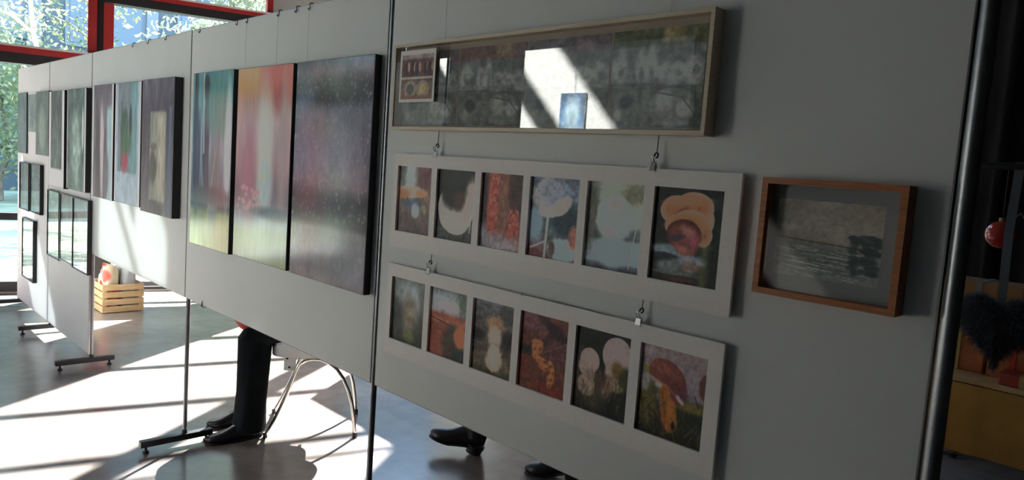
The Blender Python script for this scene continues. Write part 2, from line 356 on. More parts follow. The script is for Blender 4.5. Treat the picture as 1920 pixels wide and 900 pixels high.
def leafmat(name, c):
    if name in MATS: return MATS[name]
    m = mat(name, c, .5, noise=.4, nscale=2); nt = m.node_tree; b = nt.nodes['Principled BSDF']; o = nt.nodes['Material Output']
    t = nt.nodes.new('ShaderNodeBsdfTranslucent'); t.inputs[0].default_value = (c[0]*1.3, c[1]*1.3, c[2]*.9, 1)
    mx = nt.nodes.new('ShaderNodeMixShader'); mx.inputs[0].default_value = .45
    nt.links.new(b.outputs[0], mx.inputs[1]); nt.links.new(t.outputs[0], mx.inputs[2]); nt.links.new(mx.outputs[0], o.inputs[0]); return m
def tree(x, y, h, rad, label, c, nl=7000, trunk=.09, tcol=(.55, .55, .52), lo=.25, ls=.07, name='leafy_tree', cat='tree'):
    t = thing(name, (x, y, -.12), label, cat, 'trees and bushes outside the windows')
    mb = MB(); top = h*.9
    pts = [(x+.12*math.sin(k*1.3+x), y+.12*math.cos(k*1.7+y), -.12+top*k/7) for k in range(8)]
    mb.tube(pts, [trunk*(1-.11*k) for k in range(8)], 8); r = np.random.default_rng(int(abs(x*37+y*91)))
    ends = []
    for k in range(16):
        z0 = h*(lo+.6*r.random()); a = r.random()*6.28; L = rad*(.5+.6*r.random()); i = min(6, int((z0+.12)/top*7)); p0 = Vector(pts[i])
        e = p0+Vector((math.cos(a)*L, math.sin(a)*L, L*.5)); mb.tube([p0, (p0+e)/2+Vector((0, 0, .08)), e], [trunk*.35, trunk*.22, trunk*.08], 5); ends.append(e); ends.append((p0+e)/2)
    mb.build('trunk', mat('bark_%s' % ('pale' if tcol[0] > .3 else 'dark'), tcol, .8, noise=.3, nscale=5), t)
    E = np.array([tuple(e) for e in ends]); c_ = E[r.integers(0, len(E), nl)]+r.normal(0, rad*.20, (nl, 3))
    c_[:, 2] = np.maximum(c_[:, 2], .05)
    a = r.normal(0, 1, (nl, 3)); a /= np.linalg.norm(a, axis=1)[:, None]; b = np.cross(a, r.normal(0, 1, (nl, 3))); b /= np.linalg.norm(b, axis=1)[:, None]
    s_ = ls*(.6+.8*r.random((nl, 1))); V = np.stack([c_-a*s_, c_+b*s_*.45, c_+a*s_, c_-b*s_*.45], 1).reshape(-1, 3)
    f = MB(); f.v = [tuple(v) for v in V.tolist()]; f.f = [(4*i, 4*i+1, 4*i+2, 4*i+3) for i in range(nl)]; f.sm = [False]*nl
    o = f.build('foliage', leafmat('leaf_%.2f_%.2f' % (c[0], c[1]), c), t); o['kind'] = 'stuff'; return t
tree(-13.8, 1.37, 6.5, 1.3, 'white trunked birch tree in front of the office block, seen through the left pane', (.20, .23, .17), 1300, .06, (.6, .6, .6), .35, .045)
tree(-18.6, 3.35, 6.0, 1.3, 'thin leafy tree seen behind the red mullion', (.15, .19, .10), 2600, .07, (.2, .17, .14), .3, .06)
tree(-16.8, 6.2, 7.0, 2.0, 'pale green leafy tree filling the upper right pane', (.24, .28, .24), 11000, .10, (.3, .28, .25), .2, .085)
tree(-22.0, 2.3, 4.6, 1.8, 'broad green shrub tree at the far edge of the lawn, seen at the left border', (.30, .35, .24), 6000, .08, (.2, .17, .14), .12)
tree(-21.5, -3.5, 6.0, 2.0, 'leafy tree on the lawn left of the view, mirrored in the glazed pictures', (.18, .24, .12), 5000, .1, (.2, .17, .14), .15)
tree(-19.0, -9.0, 7.0, 2.3, 'tall leafy tree on the lawn behind the leftmost windows', (.18, .24, .12), 5000, .1, (.2, .17, .14), .15)
tree(-22.0, 9.6, 6.5, 1.8, 'dense green tree directly in front of the office block wall', (.18, .22, .15), 7000, .1, (.2, .17, .14), .15)

# ------------------------------------------------------------------ display stands and exhibition panels
W = 1.7576; W2 = 1.1804
PX = [0, -W, -2*W, -3*W, -3*W-W2, -3*W-2*W2]
TOP = 2.175
def stand(x, y, label, r=.0108, h=2.165, group='display stands of the near panel row'):
    t = thing('display_stand', (x, y, 0), label, 'stand', group)
    MB().tube([(x, y, .06), (x, y, h)], r, 14).build('pole', M_steel, t)
    MB().bbox(x-.02, x+.02, y-.225, y+.145, .035, .068, .003).build('foot_bar', M_darkmetal, t)
    MB().tube([(x, y, .066), (x, y, .088)], r*1.35, 14).build('collar', M_darkmetal, t)
    for yy in (y-.195, y+.115):
        k = MB(); k.tube([(x, yy, 0), (x, yy, .012), (x, yy, .013), (x, yy, .036)], [.016, .016, .007, .007], 12); k.build('levelling_foot', M_black, t)
    MB().tube([(x, y, h), (x, y, h+.012)], [r*1.1, r*.8], 12).build('end_cap', M_black, t)
    return t
YP = .008
s0 = stand(PX[0], .0, 'steel stand at the right end of the panel row, beside the dark corner', r=.015, h=2.4)
stand(PX[1], YP, 'steel stand between the purple striped triptych panel and the mushroom photo panel')
stand(PX[2]-.025, .028, 'steel stand left of the teal picture, its foot bar on the sunlit floor in front')
stand(PX[3]-.025, .028, 'steel stand in front of the wooden crate')
stand(PX[4]-.025, .028, 'steel stand with its foot bar standing in the small left sun patch')
stand(PX[5]-.025, .028, 'steel stand at the far left end of the panel row by the window')
def panel(x0, x1, z0, z1, label, y=0., group='panels of the near row', name='exhibition_panel', gl=.0135, gr=.0135):
    t = thing(name, ((x0+x1)/2, y, z0), label, 'panel', group); a, b = x0+gl, x1-gr
    MB().box(a+.003, b-.003, y, y+.014, z0+.003, z1-.003).build('board', M_panel, t)
    MB().box(a, b, y+.0005, y+.0135, z1-.003, z1).build('top_edge', M_steel, t)
    MB().box(a, b, y+.0005, y+.0135, z0, z0+.003).build('bottom_edge', M_steel, t)
    MB().box(a, a+.003, y+.0005, y+.0135, z0+.003, z1-.003).build('side_edge', M_steel, t)
    MB().box(b-.003, b, y+.0005, y+.0135, z0+.003, z1-.003).build('side_edge', M_steel, t)
    return t
BOT = .812
panel(PX[1], PX[0], BOT, TOP, 'white panel nearest the camera, carrying the mushroom photo strips', gr=.020)
panel(PX[2], PX[1], BOT, TOP, 'white panel carrying the three tall colourful unframed pictures', gl=.004)
panel(PX[3], PX[2], BOT, TOP, 'white panel above the wooden crate, carrying three framed prints', gl=.004, gr=.004)
panel(PX[4], PX[3], .095, TOP, 'white narrow panel reaching the floor with a wide glazed pair in sunlight', gl=.004, gr=.004)
panel(PX[5], PX[4], .092, TOP, 'white narrow panel reaching the floor at the far left end of the row', gr=.004)
# second row parallel behind, and a row across the aisle (seen mirrored in the picture glass, shading the floor)
for i, (a, b) in enumerate([(-5.46, -3.70), (-3.70, -1.94)]):
    panel(a, b, .3, 2.18, ['white panel of the rear row nearest the windows, hidden behind the near row', 'middle white panel of the rear row, hidden behind the near row', 'white panel of the rear row nearest the table corner'][i], y=3.26, group='panels of the rear row')
for i, a in enumerate([-5.46, -3.70, -1.94]):
    stand(a, 3.295, ['stand at the window end of the rear row', 'second stand of the rear row from the windows', 'third stand of the rear row from the windows', 'stand at the table end of the rear row'][i], group='display stands of the rear row')
YA = -3.2
for i, (a, b) in enumerate([(-7.2, -5.38), (-4.33, -2.6)]):
    # facing +y: board front at y = YA
    panel(a, b, .35, 2.62, ['sunlit white panel across the aisle nearest the windows', 'sunlit white panel across the aisle with a small blue picture', 'white panel across the aisle opposite the mushroom photos'][i], y=YA-.014, group='panels across the aisle')
for i, a in enumerate([-7.2, -5.38, -4.33, -2.6]):
    stand(a, YA-.03, 'steel stand %s of the row across the aisle' % ['at the window end', 'second from the windows', 'third from the windows', 'fourth from the windows', 'at the near end'][i], h=2.61, group='display stands across the aisle')

# ------------------------------------------------------------------ pictures
def box_frame(t, x0, x1, z0, z1, yf, w, m, d=.03, yb=-.001, name='frame'):
    """four mitred-looking bars from yb back to yf front"""
    mb = MB()
    o = [(x0, z0), (x1, z0), (x1, z1), (x0, z1)]; i_ = [(x0+w, z0+w), (x1-w, z0+w), (x1-w, z1-w), (x0+w, z1-w)]
    V = [(x, yf, z) for x, z in o]+[(x, yf, z) for x, z in i_]+[(x, yb, z) for x, z in o]+[(x, yb, z) for x, z in i_]
    F = []
    for k in range(4):
        n_ = (k+1) % 4; F += [(k, n_, n_+4, k+4), (k+8, k+12, n_+12, n_+8), (k, k+8, n_+8, n_), (k+4, n_+4, n_+12, k+12)]
    mb.add(V, F); return mb.build(name, m, t)
def pic_thing(name, x0, x1, z0, y, label, group=None, cat='picture'): return thing(name, ((x0+x1)/2, y, z0), label, cat, group)

# --- 12 mushroom photographs
def ph(seed, base): return Paint(.175, .212, .00135, seed, base)
def mush():
    L = []
    p = ph(1, (110, 105, 100)); p.grad([(0, (92, 74, 78)), (.3, (112, 92, 88)), (.5, (120, 96, 84)), (.62, (150, 110, 80)), (.75, (112, 120, 116)), (1, (100, 100, 96))]); p.mott(.3, 5)
    p.ell(.8, .85, .3, .3, (112, 62, 60), .9, amt=.8); p.ell(.35, .85, .14, .35, (165, 178, 182), .9, amt=.8); p.ell(.4, .62, .36, .08, (200, 178, 158), .7, wob=.2); p.ell(.15, .58, .2, .07, (190, 120, 80), .6, wob=.2); p.ell(.68, .6, .16, .05, (205, 150, 90), .5, wob=.3)
    p.ell(.45, .43, .3, .09, (80, 92, 112), .8, wob=.2); p.ell(.52, .34, .1, .1, (170, 185, 200), .8, wob=.3); p.ell(.75, .38, .12, .05, (130, 122, 96), .9, wob=.5); p.mott(.25, 14, 8); L.append(p)
    p = ph(2, (38, 44, 42)); p.mott(.6, 8); p.rect(-1, 2, -1, .3, (62, 66, 66), .3); p.mott(.35, 30)
    p.ell(.5, .46, .46, .37, (188, 182, 172), .05, wob=.06); p.ell(.82, .6, .15, .3, (190, 170, 160), .5, -15, amt=.9); p.ell(.42, .74, .34, .3, (36, 34, 34), .35, wob=.1); p.ell(.58, .56, .14, .14, (74, 50, 42), .7, wob=.2); p.ell(.45, .95, .45, .2, (46, 50, 44), .4)
    p.ell(.5, .25, .3, .12, (205, 200, 192), .9, amt=.5); p.line(.88, .15, .97, .8, .02, (180, 178, 174), .7); p.mott(.12, 12); L.append(p)
    p = ph(3, (118, 58, 46)); p.mott(.25, 5); p.ell(.9, .75, .25, .4, (58, 40, 38), .8); p.ell(0, .6, .14, .6, (50, 42, 44), .6); p.ell(.52, .5, .13, .6, (126, 72, 52), .6)
    p.ell(.28, .6, .12, .5, (170, 60, 44), .6, wob=.2); p.ell(.78, .28, .14, .28, (160, 58, 46), .6, wob=.2); p.c = np.where(((p.n(26, 2) > .6) & ((abs(p.U-.28) < .13)+(abs(p.U-.78) < .12)*(p.V < .55)))[..., None], np.array([.78, .42, .30]), p.c)
    p.ell(.45, .02, .6, .17, (132, 118, 124), .8, wob=.2); p.ell(.05, .12, .14, .2, (110, 106, 112), .8); p.mott(.3, 16); L.append(p)
    p = ph(4, (70, 86, 100)); p.grad([(0, (80, 60, 62)), (.12, (96, 60, 66)), (.3, (70, 88, 98)), (1, (82, 96, 118))]); p.mott(.4, 5); p.ell(.75, .5, .3, .2, (28, 50, 62), .6); p.ell(.72, .13, .3, .14, (150, 174, 176), .3, wob=.15); p.ell(.12, .4, .16, .2, (120, 150, 166), .6)
    p.ell(.34, .78, .3, .2, (146, 142, 148), .25, wob=.22); p.ell(.36, .64, .2, .1, (150, 144, 146), .3, wob=.2); p.ell(.45, .83, .25, .16, (122, 128, 144), .7); p.ell(.66, .66, .2, .1, (176, 164, 156), .3, 25, wob=.15); p.ell(.38, .56, .2, .05, (190, 186, 184), .5); p.line(.38, .5, .36, .02, .028, (186, 190, 182)); p.line(.38, .22, .05, .1, .02, (168, 172, 172), .8)
    p.ell(.92, .3, .09, .12, (150, 80, 66), .6, wob=.4); p.ell(.1, .05, .2, .05, (100, 40, 48), .5); p.ell(.5, .12, .07, .1, (60, 36, 40), .5, wob=.4, amt=.8); p.mott(.3, 22); L.append(p)
    p = ph(5, (128, 140, 136)); p.grad([(0, (38, 44, 50)), (.07, (70, 82, 90)), (.1, (124, 144, 154)), (.33, (126, 146, 152)), (.37, (60, 70, 76)), (.46, (70, 82, 86)), (.55, (142, 156, 154)), (1, (140, 148, 130))]); p.mott(.25, 5)
    p.ell(.05, .65, .16, .4, (82, 84, 74), .7, wob=.2); p.ell(.85, .88, .25, .12, (104, 104, 78), .7, wob=.3); p.ell(.5, .58, .3, .24, (178, 190, 190), .4, wob=.12); p.ell(.5, .76, .1, .06, (176, 156, 152), 1.2, wob=.5, amt=.7); p.ell(.42, .45, .14, .04, (160, 146, 148), 1, wob=.5, amt=.8); p.ell(.5, .2, .3, .16, (150, 172, 178), .6, wob=.1); p.line(.8, .05, .9, .6, .012, (170, 178, 150), .7); p.mott(.2, 16); L.append(p)
    p = ph(6, (26, 32, 29)); p.mott(.5, 6)
    p.rect(.72, .84, -.1, .46, (70, 72, 52), .08); p.ell(.3, .33, .3, .07, (104, 116, 124), .5, wob=.2); p.ell(.55, .25, .22, .06, (112, 118, 128), .6, wob=.3); p.ell(.22, .27, .2, .03, (36, 40, 44), .6, wob=.3); p.ell(.3, .16, .18, .07, (92, 98, 100), .7, wob=.4); p.ell(.6, .18, .13, .06, (110, 92, 84), .8, wob=.4); p.ell(.4, .1, .3, .025, (84, 92, 88), .8, wob=.4); p.ell(.45, .04, .2, .03, (70, 40, 40), .8, wob=.5)
    for cx, cy, rx, ry in ((.34, .76, .25, .155), (.58, .80, .28, .165), (.72, .68, .15, .17)): p.ell(cx, cy, rx, ry, (158, 134, 116), .06, wob=.04)
    for cx, cy, rx, ry in ((.36, .76, .22, .13), (.56, .80, .24, .13)): p.ell(cx, cy, rx, ry, (146, 96, 66), .5, wob=.1)
    p.ell(.46, .86, .3, .05, (158, 116, 84), .9, 4, wob=.2); p.ell(.32, .68, .2, .045, (84, 50, 34), .7, 32); p.ell(.62, .73, .12, .02, (96, 56, 40), .9, amt=.7)
    for cx, cy, rx, ry in ((.36, .6, .19, .12), (.55, .64, .27, .14), (.74, .53, .12, .12)): p.ell(cx, cy, rx, ry, (154, 126, 98), .06, wob=.05)
    p.ell(.5, .63, .24, .1, (148, 104, 68), .8, wob=.1); p.ell(.75, .54, .07, .08, (146, 100, 72), .9)
    p.ell(.46, .52, .25, .155, (72, 32, 28), .08, wob=.03); p.ell(.47, .49, .23, .14, (104, 58, 48), .3, wob=.08); p.ell(.52, .40, .16, .1, (112, 62, 58), .5, wob=.15); p.ell(.56, .53, .13, .05, (124, 84, 74), .8, -20, wob=.3); p.ell(.36, .47, .13, .035, (62, 44, 54), .7, 8, wob=.4)
    p.ell(.62, .47, .06, .08, (126, 66, 74), .8, wob=.3); p.ell(.46, .36, .08, .04, (130, 84, 74), .9, wob=.4); p.mott(.22, 16); p.mott(.15, 34); L.append(p)
    p = ph(7, (80, 88, 84)); p.grad([(0, (46, 50, 40)), (.25, (70, 70, 64)), (.6, (96, 92, 86)), (1, (88, 98, 98))]); p.ell(.5, .72, .34, .26, (128, 136, 138), .9); p.ell(.5, .45, .2, .26, (122, 108, 88), .9); p.ell(.1, .35, .25, .25, (60, 62, 60), .9); p.ell(.55, .12, .14, .1, (90, 100, 50), .9, wob=.3); p.mott(.25, 7); L.append(p)
    p = ph(8, (120, 60, 40)); p.grad([(0, (58, 58, 50)), (.55, (130, 66, 44)), (.62, (150, 84, 66)), (.68, (140, 138, 146)), (.85, (150, 154, 160)), (1, (92, 106, 104))]); p.mott(.2, 4); p.ell(.5, .76, .3, .06, (196, 186, 190), .7, wob=.2)
    p.rect(-.1, .55, -.1, .52, (136, 64, 46), .12); p.rect(-.1, 1.1, .5, .58, (168, 86, 60), .06); p.line(0, .55, .6, .48, .015, (90, 50, 46)); p.ell(.62, .2, .26, .3, (70, 56, 46), .5, wob=.15); p.ell(.83, .35, .16, .16, (190, 104, 58), .5, wob=.2); p.ell(.85, .05, .2, .14, (40, 56, 58), .6); p.ell(.9, .9, .2, .2, (84, 96, 84), .7, wob=.3); p.mott(.2, 14); L.append(p)
    p = ph(9, (78, 66, 56)); p.grad([(0, (66, 66, 40)), (.2, (92, 76, 60)), (.5, (70, 60, 52)), (1, (86, 90, 96))]); p.mott(.4, 5, 14); p.ell(.12, .5, .16, .08, (34, 32, 32), .8); p.ell(.85, .5, .14, .12, (36, 34, 34), .8); p.ell(.85, .85, .2, .12, (60, 62, 62), .6)
    p.ell(.54, .68, .2, .13, (150, 108, 74), .6); p.ell(.54, .52, .16, .14, (176, 158, 140), .5); p.ell(.54, .36, .13, .1, (146, 128, 110), .6); p.ell(.55, .2, .2, .15, (158, 140, 120), .3, wob=.1); p.ell(.55, .26, .13, .14, (182, 168, 156), .6); p.line(.72, .33, .6, .08, .016, (212, 190, 156)); p.line(.4, .1, .55, .04, .014, (190, 160, 120)); p.mott(.25, 20); L.append(p)
    p = ph(10, (88, 48, 38)); p.mott(.35, 5); p.grad; p.ell(.2, .88, .4, .14, (96, 62, 62), .8, wob=.3); p.ell(.72, .82, .34, .07, (42, 28, 32), .8, -24, wob=.4); p.ell(.55, .68, .3, .06, (52, 34, 34), .8, 30, wob=.4); p.ell(.8, .55, .25, .15, (76, 46, 46), .8, wob=.4); p.ell(.12, .5, .16, .07, (38, 30, 30), .6, wob=.3)
    p.ell(.2, .3, .25, .14, (98, 48, 36), .8, wob=.3); p.ell(.7, .08, .4, .08, (96, 40, 28), .8, wob=.4); p.line(.5, .52, .98, .72, .012, (112, 76, 66), .6); p.line(.55, .48, .95, .5, .01, (104, 66, 56), .6)
    for k, (x, y, rx, ry) in enumerate(((.36, .62, .11, .05), (.31, .55, .07, .09), (.42, .57, .07, .08), (.34, .46, .07, .06), (.41, .42, .08, .05), (.50, .36, .07, .05), (.58, .34, .08, .05), (.66, .39, .07, .06), (.70, .31, .06, .07), (.68, .22, .07, .07), (.66, .14, .05, .05), (.52, .42, .05, .04))):
        p.ell(x, y, rx, ry, (150, 92, 54), .5, wob=.5); p.ell(x+.01, y-.012, rx*.5, ry*.4, (104, 54, 32), .7, wob=.5, amt=.8); p.ell(x-.015, y+.02, rx*.45, ry*.3, (172, 118, 76), .8, wob=.4, amt=.8)
    p.mott(.3, 16); p.mott(.2, 34); L.append(p)
    p = ph(11, (20, 24, 22)); p.mott(.5, 6); p.ell(.06, .5, .12, .3, (56, 50, 46), .9, wob=.3); p.ell(.3, .22, .3, .18, (60, 52, 40), .9, wob=.4)
    p.ell(.27, .60, .18, .155, (146, 128, 120), .06, wob=.04); p.ell(.2, .52, .13, .1, (140, 122, 112), .2, wob=.08); p.ell(.27, .44, .13, .07, (128, 110, 98), .3, wob=.1); p.ell(.24, .3, .17, .13, (126, 106, 94), .2, wob=.15); p.ell(.3, .63, .1, .08, (152, 134, 126), .9)
    p.ell(.75, .74, .26, .22, (142, 126, 122), .05, wob=.03); p.ell(.70, .55, .15, .15, (136, 118, 108), .3, wob=.1); p.ell(.72, .78, .17, .12, (148, 132, 130), .9); p.ell(.66, .4, .12, .1, (112, 88, 76), .5, wob=.3); p.ell(.6, .25, .08, .1, (116, 88, 78), .6, wob=.3); p.ell(.8, .38, .1, .07, (110, 98, 70), .6, wob=.4)
    p.ell(.76, .58, .1, .1, (96, 76, 40), .7, wob=.6); p.ell(.92, .5, .1, .14, (48, 48, 28), .6, wob=.5); p.ell(.48, .42, .1, .1, (66, 48, 40), .7, wob=.4); p.ell(.85, .15, .3, .15, (22, 26, 22), .9, wob=.3)
    for k in range(70):
        r = np.random.default_rng(k); x = .05+.9*r.random(); y = r.random()*.4; p.line(x, y, x+.16*(r.random()-.5), y+.08+.1*r.random(), .006, [(26, 32, 20), (92, 74, 44), (52, 50, 32), (38, 34, 28)][k % 4], .75)
    p.mott(.15, 20); p.mott(.12, 34); L.append(p)
    p = ph(12, (108, 98, 104)); p.grad([(0, (34, 32, 26)), (.25, (44, 42, 30)), (.38, (64, 58, 40)), (.46, (104, 94, 98)), (.7, (110, 100, 106)), (1, (112, 98, 98))]); p.ell(.1, .92, .1, .05, (140, 134, 136), .9, amt=.5, wob=.3)
    p.ell(.12, .33, .14, .22, (78, 70, 36), .7, wob=.4); p.ell(.8, .3, .28, .2, (38, 42, 34), .7, wob=.4); p.ell(.8, .42, .2, .05, (92, 80, 44), .8, wob=.5); p.ell(.09, .56, .07, .1, (118, 116, 114), .6, wob=.3); p.ell(.1, .72, .07, .04, (104, 100, 44), .7, wob=.4)
    p.line(.42, .55, .50, .20, .135, (130, 78, 36), 1, .25); p.line(.47, .5, .52, .25, .06, (148, 92, 44), .8, 1); p.line(.36, .5, .43, .26, .035, (94, 58, 30), .7, 1); p.ell(.56, .17, .03, .05, (30, 26, 22), .6); p.ell(.3, .57, .05, .03, (140, 132, 128), .5, wob=.2); p.ell(.24, .5, .08, .05, (66, 62, 44), .8, wob=.4)
    p.ell(.42, .66, .29, .2, (98, 54, 46), .05, -16, wob=.02, band=(-.42, 2)); p.ell(.60, .55, .13, .13, (92, 48, 50), .2, -40, wob=.05); p.ell(.38, .73, .2, .09, (112, 64, 54), .9, -14); p.ell(.5, .62, .24, .05, (88, 46, 40), .9, -20, amt=.7); p.line(.13, .63, .42, .585, .014, (140, 96, 64), .8, 1); p.line(.42, .585, .62, .47, .012, (130, 92, 64), .7, 1)
    p.ell(.63, .47, .07, .03, (146, 132, 132), .5, -32, wob=.2); p.ell(.66, .53, .04, .05, (72, 48, 66), .7); p.ell(.97, .68, .09, .14, (78, 52, 44), .15, wob=.05); p.line(.83, .56, .9, .44, .012, (58, 44, 34), .8)
    for k in range(130):
        r = np.random.default_rng(900+k); x = r.random(); y = r.random()*.36
        if abs(x-.48) < .13 and y > .1: continue
        p.line(x, y, x+.26*(r.random()-.5), y+.04+.12*r.random(), .006, [(22, 24, 18), (88, 74, 40), (46, 46, 30), (66, 66, 58), (30, 32, 26)][k % 5], .75)
    p.mott(.15, 20); p.mott(.12, 34); L.append(p)
    for i_, p in enumerate(L):
        g_ = p.c.mean(-1, keepdims=True); p.c = np.clip(g_+(p.c-g_)*(.86 if i_ in (5, 9, 10, 11) else .66), 0, 1)**1.13*1.02; p.mott(.10, 40)
    return L
photos = mush()
desc = ['blurred photo of an orange and white mushroom on grey ground', 'photo of a white cup shaped mushroom on dark ground', 'photo of red orange mushroom growths on a brown trunk', 'photo of a pale grey cap on a thin white stem', 'photo of a white cone shaped mushroom in pale light', 'photo of stacked tan bracket fungi',
        'blurred grey green photo', 'photo of orange red timber under a pale sky', 'photo of a pale stemmed mushroom with brown cap', 'photo of orange jelly fungus on red brown ground', 'photo of two white puffballs on black', 'photo of a brown capped boletus in grass']
TX = [(-1.643, -1.463), (-1.436, -1.257), (-1.229, -1.057), (-1.030, -.854), (-.828, -.655), (-.626, -.447)]
def mat_strip(z0, z1, pz0, pz1, x0, x1, ph_, dsc, label):
    yf, yb = -.020, -.012
    t = pic_thing('photo_strip', x0, x1, z0, -.02, label, 'strips of six mushroom photographs')
    mb = MB(); xs = [x0]+[v for a in TX for v in a]+[x1]
    # mat with six cut-out windows
    def q(a, b, c, d): mb.box(a, b, yf, yb, c, d)
    q(x0, x1, z0, pz0); q(x0, x1, pz1, z1)
    for i in range(0, 14, 2): q(xs[i], xs[i+1], pz0, pz1)
    mb.build('mat_board', M_matboard, t)
    MB().box(x0+.004, x1-.004, -.0115, -.009, z0+.003, z1-.003).build('backing', M_black, t)
    for (a, b), p, d in zip(TX, ph_, dsc):
        o = painted('photograph', p, a-.001, b+.001, pz0-.001, pz1+.001, -.0118, M_print, t); o['label'] = d
    return t
mat_strip(1.316, 1.622, 1.369, 1.582, -1.668, -.409, photos[:6], desc[:6], 'upper white matted strip of six mushroom photographs, ending in tan bracket fungi')
mat_strip(.955, 1.258, 1.006, 1.216, -1.668, -.411, photos[6:], desc[6:], 'lower white matted strip of six mushroom photographs, ending in a brown boletus')

# --- glazed long frame with four repeated prints
t = pic_thing('long_glazed_frame', -1.668, -.497, 1.70, -.04, 'long pale frame with reflecting glass over four repeated grey prints', None)
box_frame(t, -1.668, -.497, 1.698, 1.968, -.042, .010, M_cream)
MB().box(-1.658, -.507, -.013, -.004, 1.708, 1.958).build('backing', mat('frame_mat_board', (.50, .43, .34), .8), t)
def animal_print(seed, warm):
    p = Paint(.27, .235, .0017, seed, (92, 100, 98)); p.mott(.2, 6)
    tops = {0: (96, 70, 72), 1: (104, 72, 66), 2: (92, 88, 96), 3: (66, 76, 48)}[warm]
    p.rect(-.1, 1.1, .82, 1.1, tops, .02); p.rect(.55, .8, .84, 1.1, {0: (80, 84, 90), 1: (128, 108, 76), 2: (104, 88, 92), 3: (118, 108, 62)}[warm], .06); p.rect(.8, 1.1, .84, 1.1, (84, 92, 56) if warm == 3 else (88, 74, 78), .1)
    p.rect(-.1, 1.1, .5, .82, (86, 96, 94), .02)
    for x, w, h in ((.1, .09, .22), (.33, .05, .2), (.45, .06, .25), (.6, .09, .1), (.74, .09, .09), (.9, .09, .13)):
        p.ell(x, .56, w, h, (146, 152, 146), .55, wob=.4, amt=.8); p.ell(x+.02, .55, w*.5, h*.35, (70, 78, 80), .8, wob=.5, amt=.6)
    p.rect(-.1, 1.1, .45, .5, (108, 112, 106), .03, .7); p.rect(-.1, .5, .42, .45, (44, 52, 66), .03, .7)
    p.rect(-.1, 1.1, -.1, .42, (74, 82, 74), .02); p.mott(.3, 8)
    p.ell(.7, .2, .27, .22, (62, 66, 62), .1, amt=.8); p.ell(.7, .2, .25, .20, (94, 100, 90), .12, wob=.1); p.ell(.62, .24, .1, .12, (128, 132, 124), .5, wob=.4); p.ell(.82, .2, .09, .09, (132, 138, 136), .5, wob=.4); p.line(.5, .36, .8, .3, .012, (60, 66, 66), .8)
    p.line(.8, .3, .95, .12, .012, (60, 66, 66), .8); p.ell(.2, .2, .17, .2, (90, 98, 92), .5, wob=.4); p.ell(.2, .26, .08, .07, (52, 58, 58), .6, wob=.5); p.ell(.12, .12, .05, .06, (118, 120, 112), .6, wob=.4); p.rect(.5, .9, .02, .07, (104, 116, 118), .03, .7); p.rect(.38, .46, -.1, .42, (98, 102, 90), .03, .8)
    g_ = p.c.mean(-1, keepdims=True); p.c = g_+(p.c-g_)*.6; p.mott(.25, 22); p.mott(.15, 45); return p
dv = [-1.650, -1.366, -1.078, -.789, -.524]
for i in range(4):
    o = painted('print', animal_print(40+i, i), dv[i]+.003, dv[i+1]-.003, 1.716, 1.942, -.0145, M_paper, t, .9)
MB().box(-1.657, -.508, -.0395, -.037, 1.709, 1.957).build('glass_sheet', M_acryl, t)

t = pic_thing('small_print', -1.62, -1.44, 1.785, -.05, 'small white bordered print stuck over the left end of the long glass frame', None)
MB().box(-1.622, -1.440, -.0475, -.0445, 1.783, 1.944).build('card', M_matboard, t)
p = Paint(.16, .14, .0014, 77, (96, 66, 58)); p.rect(-1, 2, .5, 1.1, (84, 52, 48), .02); p.rect(-1, 2, .9, 1.1, (120, 104, 96), .05); p.mott(.3, 6); p.rect(-1, 2, .45, .5, (150, 140, 128), .02)
for x in (.15, .35, .5, .75, .9): p.ell(x, .68, .07, .16, (56, 38, 40), .3, wob=.3); p.ell(x+.08, .72, .04, .1, (150, 106, 84), .4, wob=.3)
p.ell(.3, .22, .2, .2, (124, 110, 86), .1); p.ell(.3, .22, .12, .12, (74, 66, 62), .3); p.ell(.7, .22, .2, .2, (124, 104, 78), .1); p.ell(.7, .22, .11, .12, (150, 126, 70), .4); p.rect(-1, 2, -.1, .08, (110, 66, 48), .05); p.mott(.2, 16)
g_ = p.c.mean(-1, keepdims=True); p.c = g_+(p.c-g_)*.6; painted('print', p, -1.612, -1.450, 1.793, 1.930, -.0478, M_print, t)

# --- brown wooden frame with a pencil seascape
t = pic_thing('framed_drawing', -.352, -.077, 1.384, -.04, 'brown wooden framed grey seascape drawing, right of the photo strips', None)
box_frame(t, -.352, -.077, 1.384, 1.618, -.042, .0125, M_wood)
MB().box(-.341, -.088, -.016, -.004, 1.395, 1.607).build('mat_board', mat('grey_mat_board', (.30, .33, .33), .85, noise=.04, nscale=30), t)
p = Paint(.2, .15, .001, 5, (112, 104, 90)); p.grad([(0, (78, 82, 80)), (.3, (76, 80, 78)), (.47, (88, 88, 82)), (.5, (98, 95, 86)), (1, (94, 90, 82))]); p.mott(.12, 5)
p.line(0, .5, 1, .43, .012, (66, 56, 44), .9)
for k in range(60):
    r = np.random.default_rng(k+5); x = r.random()*.7; y = .05+r.random()*.36; p.line(x, y, x+.18+.1*r.random(), y-.04*r.random(), .006, [(52, 56, 56), (134, 134, 128)][k % 2], .6)
for k in range(80):
    r = np.random.default_rng(k+105); x = .74+r.random()*.24; y = .12+.48*r.random()**.8; p.ell(x, y, .03+.02*r.random(), .03, (40, 48, 48), .5, wob=.4, amt=.7)
p.mott(.15, 24)
painted('drawing', p, -.325, -.120, 1.427, 1.578, -.0163, M_paper, t, .8)
MB().box(-.340, -.089, -.034, -.032, 1.396, 1.606).build('glass_sheet', M_picglass, t)

